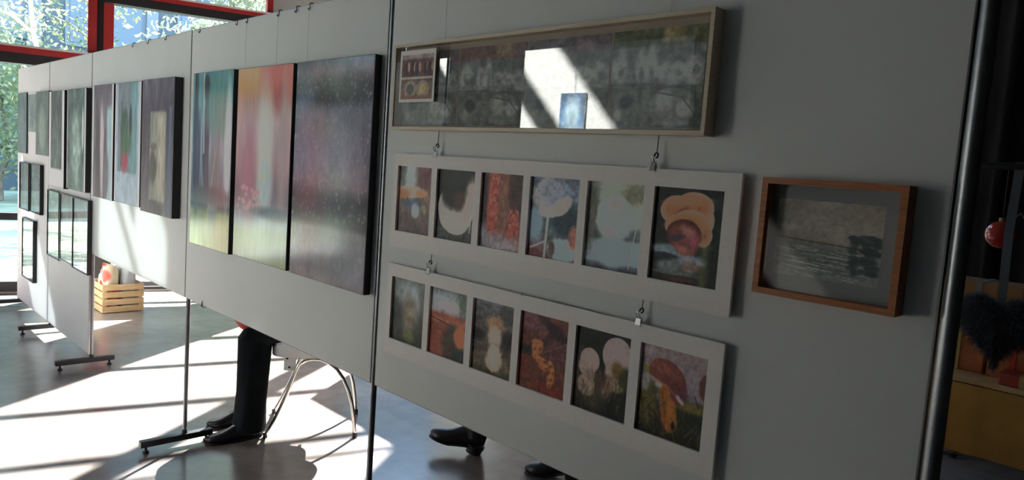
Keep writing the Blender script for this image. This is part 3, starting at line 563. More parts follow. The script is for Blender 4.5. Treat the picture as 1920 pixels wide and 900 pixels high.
# --- three tall unframed glossy pictures (black sides)
def slab(x0, x1, z0, z1, P, label, y=-.03, m=M_gloss, group=None, glow=.8, name='tall_picture', sat=.8, cat='picture'):
    g_ = P.c.mean(-1, keepdims=True); P.c = g_+(P.c-g_)*sat
    t = pic_thing(name, x0, x1, z0, y, label, group, cat)
    MB().box(x0, x1, y, -.004, z0, z1).build('black_edge_block', M_black, t)
    painted('print', P, x0+.002, x1-.004, z0+.002, z1-.002, y-.0006, m, t, glow)
    return t
G3 = 'tall unframed triptych on the second panel'
def big(seed, base): return Paint(.5, .83, .0036, seed, base)
p = big(21, (90, 130, 128)); p.grad([(0, (108, 128, 62)), (.2, (104, 120, 74)), (.24, (44, 56, 54)), (.27, (64, 82, 80)), (.42, (84, 110, 122)), (.55, (104, 128, 138)), (.75, (78, 126, 122)), (1, (62, 112, 114))]); p.mott(.22, 4, 2)  # green base stops paint in the mirrored lawn
p.ell(.1, .6, .08, .34, (34, 54, 64), .35, 3, wob=.1); p.ell(.17, .45, .06, .3, (44, 62, 72), .5, -4, wob=.1); p.ell(.37, .62, .09, .24, (36, 52, 62), .2, -3, wob=.08); p.ell(.40, .42, .06, .2, (48, 66, 74), .5, 4, wob=.1); p.ell(.37, .91, .07, .085, (34, 56, 62), .25, 15); p.ell(.08, .93, .03, .1, (34, 52, 58), .3, 6); p.ell(.62, .78, .26, .13, (58, 122, 112), .9); p.ell(.92, .6, .07, .3, (188, 212, 212), .9, amt=.8); p.ell(.12, .92, .03, .12, (46, 70, 70), .4); p.line(.28, 1, .32, .55, .02, (150, 164, 158), .8)
p.ell(.6, .36, .12, .24, (74, 100, 100), .8, -8); p.line(.62, .55, .48, .22, .015, (140, 130, 96), .8); p.ell(.5, .3, .5, .05, (60, 74, 72), .8); p.mott(.14, 30, 4)
slab(-3.395, -2.925, 1.116, 1.952, p, 'tall teal picture with dark leaf shapes over a yellow green base', group=G3, glow=1.1)
p = big(22, (150, 110, 110)); p.grad([(0, (110, 128, 78)), (.14, (112, 130, 92)), (.2, (124, 136, 146)), (.26, (104, 110, 120)), (.32, (104, 84, 92)), (.5, (140, 104, 110)), (.72, (150, 118, 114)), (.88, (158, 112, 92)), (1, (170, 88, 66))]); p.mott(.12, 3)  # lowest green stops hold the lawn's reflection as colour
p.ell(.2, .95, .3, .09, (176, 128, 70), .9); p.ell(.8, .95, .3, .12, (186, 66, 56), .9); p.ell(.8, .83, .15, .08, (150, 62, 64), .9, amt=.7); p.ell(.55, .58, .15, .3, (170, 166, 152), .9); p.ell(.28, .45, .14, .24, (154, 86, 100), .9, amt=.8); p.ell(.88, .6, .08, .3, (146, 116, 116), .9); p.ell(.58, .4, .12, .12, (142, 158, 158), .8); p.ell(.55, .44, .05, .03, (180, 184, 160), .8)
for k in range(26):
    r = np.random.default_rng(k+3); p.ell(r.random()*.5+.03, .24+.14*r.random(), .03, .013, (176, 120, 116), .6, wob=.4, amt=.8)
p.ell(.7, .26, .3, .03, (70, 76, 90), .9); p.mott(.08, 24, 5)
slab(-2.878, -2.368, 1.124, 1.950, p, 'tall picture fading from orange red through pink to green', group=G3, glow=1.05, sat=.66)
p = big(23, (96, 84, 98)); p.grad([(0, (84, 78, 82)), (.06, (66, 66, 74)), (.14, (104, 104, 112)), (.24, (96, 92, 98)), (.27, (40, 34, 40)), (.38, (46, 38, 46)), (.44, (98, 76, 90)), (.6, (104, 92, 112)), (.78, (92, 94, 116)), (.83, (44, 42, 56)), (.89, (56, 46, 60)), (.95, (104, 82, 98)), (1, (66, 62, 84))])
p.ell(.1, .7, .2, .22, (78, 98, 122), .9, amt=.8); p.mott(.28, 6, 5)
for k in range(520):
    r = np.random.default_rng(k+33); x, y = r.random(), .28+.72*r.random(); p.ell(x, y, .004+.008*r.random(), .003+.010*r.random()**3, [(124, 114, 130), (110, 96, 116), (140, 126, 134)][k % 3], .8, amt=.6)
p.mott(.16, 50, 36)
slab(-2.340, -1.795, 1.124, 1.950, p, 'tall purple grey speckled picture with dark bands, largest of the triptych', group=G3)

# --- three framed prints on the third panel
GD = 'three framed prints on the third panel'
def framed(x0, x1, z0, z1, P, label, group, fm=M_black, fw=.012, y=-.03, mb=None, glass=True, glow=.85, mo=.0, name='framed_print', pz=None, px=None, matm=None):
    g_ = P.c.mean(-1, keepdims=True); P.c = g_+(P.c-g_)*.75
    t = pic_thing(name, x0, x1, z0, y, label, group)
    box_frame(t, x0, x1, z0, z1, y, fw, fm)
    MB().box(x0+fw*.5, x1-fw*.5, y+.012, -.003, z0+fw*.5, z1-fw*.5).build('mat_board', matm or M_matboard, t)
    a, b = px or (x0+fw, x1-fw); c, d = pz or (z0+fw, z1-fw)
    painted('print', P, a, b, c, d, y+.0112, M_print, t, glow)
    if glass: MB().box(x0+fw*.8, x1-fw*.8, y+.004, y+.006, z0+fw*.8, z1-fw*.8).build('glass_sheet', M_picglass, t)
    return t
M_palef = mat('pale_frame', (.72, .72, .72), .4)
W_ = (206, 208, 208)
p = Paint(.3, .6, .0035, 31, (120, 128, 128)); p.grad([(0, (92, 86, 88)), (.6, (110, 108, 110)), (.8, (104, 100, 108)), (1, (88, 84, 92))]); p.mott(.3, 7, 3); p.ell(.3, .35, .13, .5, (70, 64, 66), .6, 3, wob=.2); p.ell(.5, .4, .1, .42, (182, 170, 176), .5, 4, wob=.15); p.ell(.62, .3, .06, .4, (84, 76, 80), .6, -4, wob=.2); p.rect(.72, 1.1, -.1, .8, (150, 180, 184), .06); p.ell(.7, .2, .12, .22, (104, 98, 104), .5, wob=.2); p.rect(-1, .07, -1, 2, W_, .02); p.rect(.93, 2, -1, 2, W_, .02); p.mott(.12, 16, 8)
slab(-5.115, -4.66, 1.222, 1.945, p, 'leftmost of the three prints above the crate, grey with a pale upright streak', -.035, M_print, GD, .9, 'mounted_print', 1)
p = Paint(.3, .6, .0035, 32, (150, 168, 180)); p.mott(.12, 5); p.rect(.12, .86, .26, 1.1, (104, 116, 122), .02); p.rect(.62, .86, .26, 1.1, (100, 140, 144), .08); p.ell(.38, .62, .15, .17, (48, 82, 64), .35, wob=.2); p.ell(.62, .68, .05, .14, (30, 44, 42), .5, wob=.2); p.ell(.4, .38, .14, .12, (150, 60, 72), .4, wob=.2); p.ell(.44, .5, .2, .1, (60, 96, 72), .6, wob=.3); p.rect(.25, .3, .3, .85, (64, 70, 76), .04, .7); p.mott(.18, 14, 8); p.rect(-1, .04, -1, 2, W_, .02); p.rect(.93, 2, -1, 2, W_, .02)
slab(-4.625, -4.148, 1.226, 1.943, p, 'middle print above the crate, red and green figure on pale blue', -.035, M_print, GD, .9, 'mounted_print', 1)
p = Paint(.3, .6, .0035, 33, (60, 54, 62)); p.grad([(0, (72, 66, 70)), (.5, (66, 60, 66)), (.75, (58, 52, 62)), (1, (84, 80, 92))]); p.mott(.4, 7, 3); p.rect(.28, .78, .1, .76, (118, 120, 108), .02); p.rect(.52, .76, .1, .74, (142, 138, 124), .08); p.ell(.4, .34, .12, .12, (70, 70, 62), .5, wob=.3); p.ell(.4, .5, .1, .03, (88, 86, 78), .6, wob=.3); p.rect(.86, .95, 0, .8, (66, 80, 104), .03); p.mott(.25, 16, 8)
slab(-4.100, -3.605, 1.214, 1.944, p, 'rightmost dark purple grey print above the crate', -.045, M_print, GD, .9, 'mounted_print', 1)
# --- prints on the two far narrow panels
GE = 'prints on the two far narrow panels'
def pale(seed, c, c2):
    p = Paint(.3, .5, .005, seed, c); p.mott(.25, 4); p.ell(.5, .4, .25, .35, c2, .7, wob=.2); p.mott(.15, 12); return p
p = pale(51, (66, 84, 80), (84, 104, 98)); p.mott(.3, 10); p.rect(-1, .13, -1, 2, W_, .02); p.rect(.86, 2, -1, 2, W_, .02); p.rect(-1, 2, -1, .19, W_, .02)
slab(-6.29, -5.835, 1.215, 1.936, p, 'white margined print with a narrow dark green image on the fourth panel', -.035, M_print, GE, .9, 'mounted_print', 1)
p = pale(52, (74, 98, 92), (140, 166, 156)); p.mott(.3, 9); p.ell(.85, .6, .05, .2, (215, 225, 220), .6); p.rect(-1, .03, -1, 2, W_, .02); p.rect(.93, 2, -1, 2, W_, .02)
slab(-5.757, -5.265, 1.229, 1.937, p, 'grey green print at the right of the fourth panel, beside the seam', -.035, M_print, GE, .9, 'mounted_print', 1)
framed(-6.387, -6.02, .655, 1.178, pale(53, (150, 178, 160), (160, 184, 168)), 'pale green glazed print low on the fourth panel', GE, M_black, .008, y=-.025)
framed(-5.995, -5.62, .67, 1.178, pale(54, (140, 150, 140), (150, 160, 150)), 'glazed print mirroring the lawn, low on the fourth panel middle', GE, M_darkmetal, .008, y=-.025)
framed(-5.612, -5.215, .665, 1.178, pale(55, (150, 158, 150), (176, 180, 176)), 'glazed print mirroring the window, low on the fourth panel right', GE, M_black, .008, y=-.03)
slab(-7.56, -7.205, 1.43, 1.955, pale(56, (92, 114, 112), (104, 124, 122)), 'far left upper unframed grey print on the last panel', -.012, M_print, GE, .9, 'mounted_print', 1)
slab(-7.15, -6.865, 1.622, 1.932, pale(57, (120, 136, 130), (104, 120, 116)), 'small upper print between two taller ones on the last panel', -.010, M_print, GE, .9, 'mounted_print', 1)
slab(-6.79, -6.352, 1.438, 1.947, pale(58, (88, 108, 100), (126, 142, 130)), 'upper right grey green print on the last panel', -.025, M_print, GE, .9, 'mounted_print', 1)
framed(-7.40, -7.04, .94, 1.352, pale(59, (120, 132, 112), (140, 150, 130)), 'middle left black edged print on the last panel', GE, M_black, .006, y=-.028)
framed(-6.985, -6.618, .947, 1.355, pale(60, (118, 130, 110), (136, 146, 124)), 'middle right black edged print on the last panel', GE, M_black, .006, y=-.028)
framed(-7.26, -6.83, .35, .875, pale(61, (130, 150, 120), (150, 170, 140)), 'lowest glazed print mirroring the lawn on the last panel', GE, M_black, .01, y=-.032)

# blue picture on the panel across the aisle
t = thing('blue_picture', (-3.7, YA+.02, 1.8), 'small blue picture on a cord across the aisle, mirrored in the long glass frame', 'picture')
MB().box(-3.84, -3.57, YA+.002, YA+.016, 1.8, 2.24).build('board', M_white, t)
p = Paint(.27, .44, .003, 88, (110, 146, 176)); p.grad([(0, (150, 110, 90)), (.3, (130, 150, 170)), (.5, (96, 134, 170)), (1, (84, 112, 140))]); p.ell(.5, .6, .3, .3, (180, 210, 225), .8, wob=.3); p.mott(.3, 6)
painted('print', p, -3.57, -3.84, 1.8, 2.24, YA+.0165, M_paper, t, alb=.8)
MB().tube([(-3.7, YA+.01, 2.24), (-3.705, YA+.004, 2.62)], .0018, 6).build('cord', M_black, t)

# ------------------------------------------------------------------ hooks, wires, clips
def s_hook(x, z, label, group='small hooks on the panel edges'):
    t = thing('s_hook', (x, -.006, z), label, 'hook', group)
    pts = [(x, .017, z-.012), (x, .0175, z), (x, .014, z+.004), (x, .006, z+.005), (x, -.003, z+.004), (x, -.0045, z), (x, -.004, z-.016), (x, -.007, z-.023), (x, -.011, z-.021), (x, -.0115, z-.015)]
    MB().tube(pts, .0019, 6).build('hook_wire', M_black, t); return t
h0 = None
for i, (x, lab) in enumerate([(-2.309, 'fifth hook from the left above the triptych, nearest the large purple picture'), (-2.416, 'fourth hook from the left above the triptych, beside the last pair'), (-2.567, 'third hook from the left above the triptych'), (-2.864, 'second hook from the left above the orange red picture'), (-2.969, 'leftmost hook of the group above the teal and orange pictures'),
                              (-3.40, 'hook on the top edge just right of the third pole'), (-3.87, 'hook on the top edge above the rightmost framed print'), (-4.15, 'hook on the top edge above the middle framed print'), (-4.42, 'hook on the top edge above the crate print group'), (-1.452, 'hook on the top edge above the left end of the long glass frame'), (-.633, 'hook on the top edge above the right end of the long glass frame')]):
    if i == 0: h0 = s_hook(x, TOP, lab)
    else: copy_tree(h0, (x, -.006, TOP), lab)
# hanging cords behind pictures
def cord(x, z0, z1, label, y=-.0065):
    o = MB().tube([(x, y, z0), (x, y-.0015, (z0+z1)/2), (x, y, z1)], .0006, 6).build('picture_wire', mat('nylon_cord', (.55, .56, .56), .3), None)
    return tag(o, label, 'wire', 'thin picture wires')
cord(-1.452, 1.95, 2.155, 'thin cord above the left end of the long glass frame')
cord(-.633, 1.95, 2.155, 'thin cord above the right end of the long glass frame')
cord(-2.309, 1.93, 2.155, 'faint cord down to the large purple picture'); cord(-2.567, 1.93, 2.155, 'faint cord down to the orange red picture, right side')
cord(-2.864, 1.93, 2.155, 'faint cord down to the orange red picture, left side')
def clip(x, z, label, wire=.05):
    """wire loop down to a chrome bulldog clip that grips the mat below; z = mat top"""
    t = thing('bulldog_clip', (x, -.016, z), label, 'clip', 'chrome clips holding the photo strips')
    MB().tube([(x+.004, -.014, z+.036), (x+.0045, -.013, z+.036+wire)], .0011, 6).build('wire', M_darkmetal, t)
    MB().tube([(x, -.018, z+.028), (x+.003, -.018, z+.034), (x+.006, -.016, z+.037), (x+.008, -.014, z+.032), (x+.006, -.013, z+.026), (x+.002, -.014, z+.025)], .0022, 8).build('snap_hook', M_black, t)
    b = MB(); b.add([(x-.008, -.0225, z-.006), (x+.008, -.0225, z-.006), (x+.006, -.019, z+.014), (x-.006, -.019, z+.014), (x-.008, -.0105, z-.006), (x+.008, -.0105, z-.006), (x+.006, -.015, z+.014), (x-.006, -.015, z+.014)],
                    [(0, 1, 2, 3), (5, 4, 7, 6), (3, 2, 6, 7), (0, 3, 7, 4), (1, 5, 6, 2)]); b.build('jaw', M_chrome, t)
    b = MB(); b.tube([(x-.003, -.020, z+.012), (x-.004, -.025, z+.022), (x, -.027, z+.028), (x+.004, -.025, z+.022), (x+.003, -.020, z+.012)], .0016, 6); b.build('lever', M_chrome, t)
    b = MB(); b.tube([(x-.009, -.022, z-.006), (x+.009, -.022, z-.006)], .0016, 6); b.build('jaw_lip', M_chrome, t)
    return t
c0 = clip(-1.452, 1.622, 'chrome clip on the upper photo strip at its left end', .045)
copy_tree(c0, (-.637, -.016, 1.622), 'chrome clip on the upper photo strip below the right end of the glass frame')
c1 = clip(-1.452, 1.258, 'chrome clip on the lower photo strip at its left end', .02)
copy_tree(c1, (-.640, -.016, 1.258), 'chrome clip on the lower photo strip near its right end')
o = MB().tube([(-1.03, -.0115, 1.25), (-1.03, -.021, 1.262), (-1.03, -.0235, 1.256)], [.003, .003, .004], 8).build('push_pin', M_white); tag(o, 'tiny white pin on the top edge of the lower photo strip at its middle', 'pin')
t = thing('hanging_clip', (-3.271, -.006, BOT), 'small dark clip dangling at the bottom edge of the triptych panel', 'clip')
MB().tube([(-3.271, .016, BOT+.02), (-3.271, .017, BOT-.004), (-3.271, .005, BOT-.012), (-3.271, -.005, BOT-.004), (-3.271, -.0055, BOT+.025)], .0022, 6).build('hook_wire', M_black, t)
MB().bbox(-3.276, -3.266, -.010, -.0055, BOT-.004, BOT+.014, .001).build('grip', M_darkmetal, t)

# ------------------------------------------------------------------ wooden crate with bags
CW = mat('crate_pine', (.62, .42, .22), .65, noise=.2, nscale=6, stretch=(1, 1, 8), bump=.1)
cx0, cx1, cy0, cy1 = -7.44, -7.02, .555, .915
t = thing('wooden_crate', ((cx0+cx1)/2, (cy0+cy1)/2, 0), 'slatted pine crate on the floor behind the panels, holding bags', 'crate')
def cyl_rot(mb_): return mb_
for x, y in ((cx0+.012, cy0+.012), (cx0+.012, cy1-.042), (cx1-.042, cy0+.012), (cx1-.042, cy1-.042)):
    MB().box(x, x+.03, y, y+.03, .0, .262).build('corner_post', CW, t)
for k in range(4):
    z = .006+k*.068
    MB().bbox(cx1-.011, cx1, cy0, cy1, z, z+.054, .002).build('slat', CW, t)
    MB().bbox(cx0, cx0+.011, cy0, cy1, z, z+.054, .002).build('slat', CW, t)
    MB().bbox(cx0+.0115, cx1-.0115, cy0, cy0+.011, z, z+.054, .002).build('slat', CW, t)
    MB().bbox(cx0+.0115, cx1-.0115, cy1-.011, cy1, z, z+.054, .002).build('slat', CW, t)
MB().box(cx0+.012, cx1-.012, cy0+.012, cy1-.012, .006, .014).build('base_board', CW, t)
def soft_bag(name, c, r, m, label, cat, seed, tilt=0):
    r_ = np.random.default_rng(seed); R_ = []
    for i in range(15):
        v = i/14; z = c[2]+r[2]*v; w = (1-.12*v)*(1 if v < .9 else .85)*min(1, .75+v*2)
        ring = []
        for j in range(28):
            a = 2*math.pi*j/28; e = .45; cx = math.copysign(abs(math.cos(a))**e, math.cos(a)); cy = math.copysign(abs(math.sin(a))**e, math.sin(a))
            k = 1+.05*math.sin(3*a+seed+v*3)+.04*math.sin(7*a-v*5)
            ring.append((c[0]+r[0]*cx*w*k, c[1]+r[1]*cy*w*k+tilt*v, z+(.012*math.sin(2*a+seed) if i == 14 else 0)+.006*math.sin(5*a+3*v)))
        R_.append(ring)
    o = MB().rings(R_).build(name, m); return tag(o, label, cat)
def floral():
    m = mat('floral_paper', (.75, .62, .42), .6); nt = m.node_tree; b = nt.nodes['Principled BSDF']
    t_ = nt.nodes.new('ShaderNodeTexCoord'); v = nt.nodes.new('ShaderNodeTexVoronoi'); v.inputs['Scale'].default_value = 7
    r = nt.nodes.new('ShaderNodeValToRGB'); r.color_ramp.elements[0].position = .35; r.color_ramp.elements[0].color = (.62, .09, .06, 1); r.color_ramp.elements[1].position = .5; r.color_ramp.elements[1].color = (.72, .62, .42, 1)
    e = r.color_ramp.elements.new(.43); e.color = (.75, .25, .2, 1)
    nt.links.new(t_.outputs['Object'], v.inputs['Vector']); nt.links.new(v.outputs['Distance'], r.inputs[0]); nt.links.new(r.outputs[0], b.inputs['Base Color']); return m
soft_bag('paper_bag', (-7.16, .650, .016), (.10, .070, .41), floral(), 'cream paper bag with red flowers standing in the left of the crate', 'bag', 1)
soft_bag('grey_bag', (-7.18, .80, .016), (.11, .070, .42), mat('grey_plush', (.42, .45, .45), .9, noise=.25, nscale=14, bump=.5), 'grey crumpled cloth bag in the right of the crate', 'bag', 4)
soft_bag('white_parcel', (-7.34, .70, .016), (.045, .10, .34), mat('white_paper', (.85, .85, .82), .6), 'white paper parcel at the back of the crate', 'parcel', 7)

# ------------------------------------------------------------------ chair
t = thing('stacking_chair', (-3.46, .70, 0), 'white seated chair with bent chrome tube legs behind the triptych panel', 'chair')
FA = Vector((-3.416, .424, 0)); dS = Vector((.547, .837, 0)).normalized(); dW = Vector((-.84, .54, 0)).normalized()*.40
arc = [(0, .012), (.045, .10), (.088, .20), (.125, .30), (.152, .385), (.170, .425), (.200, .448), (.240, .457), (.285, .455), (.33, .436), (.375, .400), (.415, .345), (.445, .28), (.468, .20), (.483, .11), (.493, .012)]
TB = mat('leg_tube', (.62, .60, .55), .22, metal=1)
for k in (0, 1):
    o_ = FA+dW*k
    MB().tube([o_+dS*s_+Vector((0, 0, z)) for s_, z in arc], .0105, 12).build('leg_frame', TB, t)
    for s_ in (0, .493): MB().tube([o_+dS*s_, o_+dS*s_+Vector((0, 0, .03))], .0135, 10).build('rubber_foot', M_black, t)
for s_, z in ((.20, .445), (.35, .42)):
    MB().tube([FA+dS*s_+Vector((0, 0, z)), FA+dW+dS*s_+Vector((0, 0, z))], .009, 10).build('cross_bar', TB, t)
# seat shell: slightly dished, rounded slab
def shell(us, vfun, thick, nu=17, nv=17):
    top = []; bot = []
    return
SM = mat('seat_white', (.85, .86, .86), .35)
V = []; nu = nv = 17
for s_ in (0, 1):
    for i in range(nv):
        for j in range(nu):
            a = -1+2*j/(nu-1); b = -1+2*i/(nv-1); k = (abs(a)**5+abs(b)**5)**(1/5) if (a or b) else 0; f = 1 if k == 0 else max(abs(a), abs(b))/k
            P = FA+dW*(.5+.58*a*f)+dS*(.245+.235*b*f); dish = -.012*(1-a*a)*(1-b*b)-.02*max(0, -b-.6)+.062*(a*f)**6
            V.append(P+Vector((0, 0, .468+(dish+.072 if s_ else 0))))
F = []
N = nu*nv
for i in range(nv-1):
    for j in range(nu-1):
        a = i*nu+j; F += [(a, a+nu, a+nu+1, a+1), (N+a, N+a+1, N+a+nu+1, N+a+nu)]
edge = [j for j in range(nu)]+[i*nu+nu-1 for i in range(1, nv)]+[(nv-1)*nu+j for j in range(nu-2, -1, -1)]+[i*nu for i in range(nv-2, 0, -1)]
for k in range(len(edge)): a, b = edge[k], edge[(k+1) % len(edge)]; F.append((a, b, b+N, a+N))
sb = MB(); sb.add(V, F, True); sb.build('seat', SM, t)
# side bracket plates with screws
for k in (0, 1):
    q = FA+dW*(.02 if k == 0 else .98)+dS*.115
    Mx = Matrix((dS, dW.normalized(), Vector((0, 0, 1)))).transposed().to_4x4(); Mx.translation = q
    MB().bbox(-.03, .035, -.004, .004, .385, .476, .003, Mx).build('bracket', SM, t)
    for s_, z in ((-.012, .455), (0, .405)): MB().tube([Mx @ Vector((s_, -.007, z)), Mx @ Vector((s_, .007, z))], .006, 10).build('screw', M_black, t)
bk = MB(); V = []
for s_ in (0, 1):
    for i in range(9):
        for j in range(13):
            a = -1+2*j/12; b = i/8; f = 1-.1*b*b
            V.append(FA+dW*(.5+.5*a*f)+dS*(.47+.06*b-.03*(1-a*a)+.014*s_)+Vector((0, 0, .60+.26*b-.03*a*a*b)))
F = []; N = 117
for i in range(8):
    for j in range(12): a = i*13+j; F += [(a, a+1, a+14, a+13), (N+a, N+a+13, N+a+14, N+a+1)]
edge = list(range(13))+[i*13+12 for i in range(1, 9)]+[8*13+j for j in range(11, -1, -1)]+[i*13 for i in range(7, 0, -1)]
for k in range(len(edge)): a, b = edge[k], edge[(k+1) % len(edge)]; F.append((b, a, a+N, b+N))
bk.add(V, F, True); bk.build('backrest', SM, t)
for k in (.12, .88): MB().tube([FA+dW*k+dS*.40+Vector((0, 0, .40)), FA+dW*k+dS*.46+Vector((0, 0, .50)), FA+dW*k+dS*.50+Vector((0, 0, .64))], .009, 10).build('back_support', TB, t)

# ------------------------------------------------------------------ people
SKIN = mat('skin', (.55, .33, .24), .5, noise=.06, nscale=12)
def head_parts(mb, c, fwd, r=.1):
    c = Vector(c); f = Vector(fwd).normalized(); s_ = Vector((-f.y, f.x, 0)).normalized(); u_ = f.cross(s_)*-1 if f.cross(s_).z < 0 else f.cross(s_)
    Mh = Matrix((f, s_, u_)).transposed()
    mb.ell(c, (.098, .076, .115), Mh.to_4x4()); mb.ell(c+f*.02-u_*.06, (.07, .058, .065), Mh.to_4x4())
    mb.caps(c+f*.088+u_*.01, c+f*.112-u_*.018, .010, .014, 10)                      # nose
    mb.caps(c+f*.078-u_*.052-s_*.018, c+f*.078-u_*.052+s_*.018, .009, .009, 8)      # lips
    mb.ell(c+f*.066-u_*.092, (.026, .026, .02), Mh.to_4x4(), 10, 6)                  # chin
    for q in (-1, 1):
        mb.ell(c+s_*.076*q-u_*.008-f*.004, (.018, .010, .030), Mh.to_4x4(), 10, 8)   # ears
        mb.caps(c+f*.088+u_*.022+s_*.018*q, c+f*.082+u_*.026+s_*.045*q, .008, .008, 8)  # brows
    return f, s_, u_
def hand_parts(mb, w, d, side, curl=.5, s=1.0):
    """wrist point, direction of fingers, side = thumb direction"""
    w, d, sd = Vector(w), Vector(d).normalized(), Vector(side).normalized(); sd = (sd-d*sd.dot(d)).normalized(); n_ = d.cross(sd)
    if n_.z > 0: n_ = -n_
    for k in range(4): mb.caps(w+sd*(.022-.015*k)*s, w+d*.085*s+sd*(.030-.020*k)*s, .015*s, .011*s, 10)
    for k, L in enumerate((.072, .080, .074, .058)):
        p = w+d*.085*s+sd*(.030-.020*k)*s; a = .25
        for q, fr in enumerate((.45, .32, .23)):
            a += curl*.55; e = p+(d*math.cos(a)+n_*math.sin(a))*L*fr*s; mb.caps(p, e, (.0088-.0008*q)*s, (.0082-.0008*q)*s, 8); p = e
    p = w+d*.02*s+sd*.025*s
    for L, a in ((.042, .9), (.034, .55), (.026, .35)):
        e = p+(d*math.cos(a)+sd*math.sin(a)+n_*.2)*L*s; mb.caps(p, e, .0115*s, .0095*s, 8); p = e
def face_parts(par, c, f, s_, u_, hair, hl=0):
    c = Vector(c)
    for q in (-1, 1):
        e = MB().ell(c+f*.084+s_*.030*q+u_*.008, (.009, .012, .008), None, 12, 8).build('eye', mat('eye_white', (.8, .8, .78), .2), par)
        MB().ell(c+f*.0915+s_*.030*q+u_*.008, (.0035, .005, .005), None, 10, 6).build('iris', M_black, e)
    MB().caps(c+f*.0865-u_*.052-s_*.016, c+f*.0865-u_*.052+s_*.016, .0045, .0045, 8).build('mouth', mat('lips', (.45, .16, .13), .5), par)
    Mh = Matrix((f, s_, u_)).transposed().to_4x4(); h = MB()
    h.ell(c-f*.018+u_*.022, (.103, .088, .112), Mh)
    for k in range(7): a = -1.3+k*.43; h.caps(c-f*.05*math.cos(a)+s_*.075*math.sin(a)+u_*.03, c-f*.055*math.cos(a)+s_*.078*math.sin(a)-u_*(.05+hl), .03, .02, 10)
    o = h.build('hair', mat('hair_%s' % hair, {'dark': (.03, .02, .015), 'grey': (.35, .34, .33)}[hair], .6, noise=.3, nscale=60, bump=.3), par); rmesh(o, .009, 2)
def shoe(par, heel, d, up=Vector((0, 0, 1)), L=.28, heelh=.012, shaft=None, m=None, w=.092, fat=1.0, hr=.030):
    """heel = point on the ground under the heel; d = toe direction (may point up)"""
    heel, d = Vector(heel), Vector(d).normalized(); sd = d.cross(Vector((0, 0, 1))).normalized(); n_ = sd.cross(d).normalized()
    m = m or mat('black_leather', (.012, .012, .014), .35); secs = []
    prof = [(-.012, .34, .012, .055), (.0, .50, .008, .085), (.04, .66, .004, .098), (.09, .64, .003, .102), (.13, .66, .002, .085), (.17, .80, 0, .066), (.205, .95, 0, .052), (.235, .92, .002, .045), (.258, .72, .005, .038), (.274, .42, .010, .030), (.282, .15, .016, .022)]
    for s_, wk, b, tp in prof:
        tp *= fat; rise = heelh*max(0, 1-(s_/.17)) if s_ < .17 else 0; c = heel+d*(s_*L/.28)+n_*(rise+.008); ring = []
        for j in range(18):
            a = 2*math.pi*j/18; yy = math.cos(a)*w/2*wk; zz = math.sin(a); zz = b if zz < -.35 else b+(tp-b)*max(0, (zz+.35)/1.35)
            ring.append(c+sd*yy+n_*zz)
        secs.append(ring)
    sh = MB().rings(secs); o = sh.build('shoe', m, par)
    so_ = []
    for s_, wk, b, tp in prof[0:]:
        rise = heelh*max(0, 1-(s_/.17)) if s_ < .17 else 0; c = heel+d*(s_*L/.28)+n_*rise
        so_.append([c+sd*math.cos(2*math.pi*j/14)*w/2*(wk+.06)+n_*(.0 if math.sin(2*math.pi*j/14) < 0 else .010) for j in range(14)])
    MB().rings(so_).build('sole', M_black, o)
    if heelh > .015:
        MB().rings([[heel+d*(.030+hr*1.13*math.cos(a)*k)+sd*hr*math.sin(a)*k+n_*z for a in [2*math.pi*j/16 for j in range(16)]] for z, k in ((0, .85), (heelh*.5, .92), (heelh+.004, 1.1))]).build('heel', M_black, o)
    if shaft is not None:
        a = heel+d*.045+n_*(heelh+.05); b = Vector(shaft); MB().tube([a, a*.5+b*.5, b], [.052, .053, .056], 18).build('shaft', m, o)
    return o
def leg_tube(mb, hip, knee, ank, r=(.09, .068, .06), hemdrop=.0, seed=0, wide=1.0):
    hip, knee, ank = Vector(hip), Vector(knee), Vector(ank)
    pts = [hip, hip.lerp(knee, .35), hip.lerp(knee, .7), knee+(hip-knee).normalized()*.03+(ank-knee).normalized()*-.0, knee+(ank-knee).normalized()*.05, knee.lerp(ank, .35), knee.lerp(ank, .6), knee.lerp(ank, .85), ank]
    rr = [r[0], r[0]*.97, r[0]*.86, r[1]*1.02, r[1], r[1]*.97, r[2]*.98, r[2], r[2]*1.06]; R_ = []
    up = None; k = len(pts)
    for i, p in enumerate(pts):
        d = (pts[min(i+1, k-1)]-pts[max(i-1, 0)]).normalized()
        if up is None: up = d.orthogonal().normalized()
        up = (up-d*up.dot(d)).normalized(); sd = d.cross(up); ring = []
        for j in range(28):
            a = 2*math.pi*j/28; f = 1+.07*math.sin(3*a+i*.8+seed)+.05*math.sin(5*a-i*1.1+seed*2); ring.append(p+(up*math.cos(a)+sd*math.sin(a))*rr[i]*f*wide)
        R_.append(ring)
    mb.rings(R_)
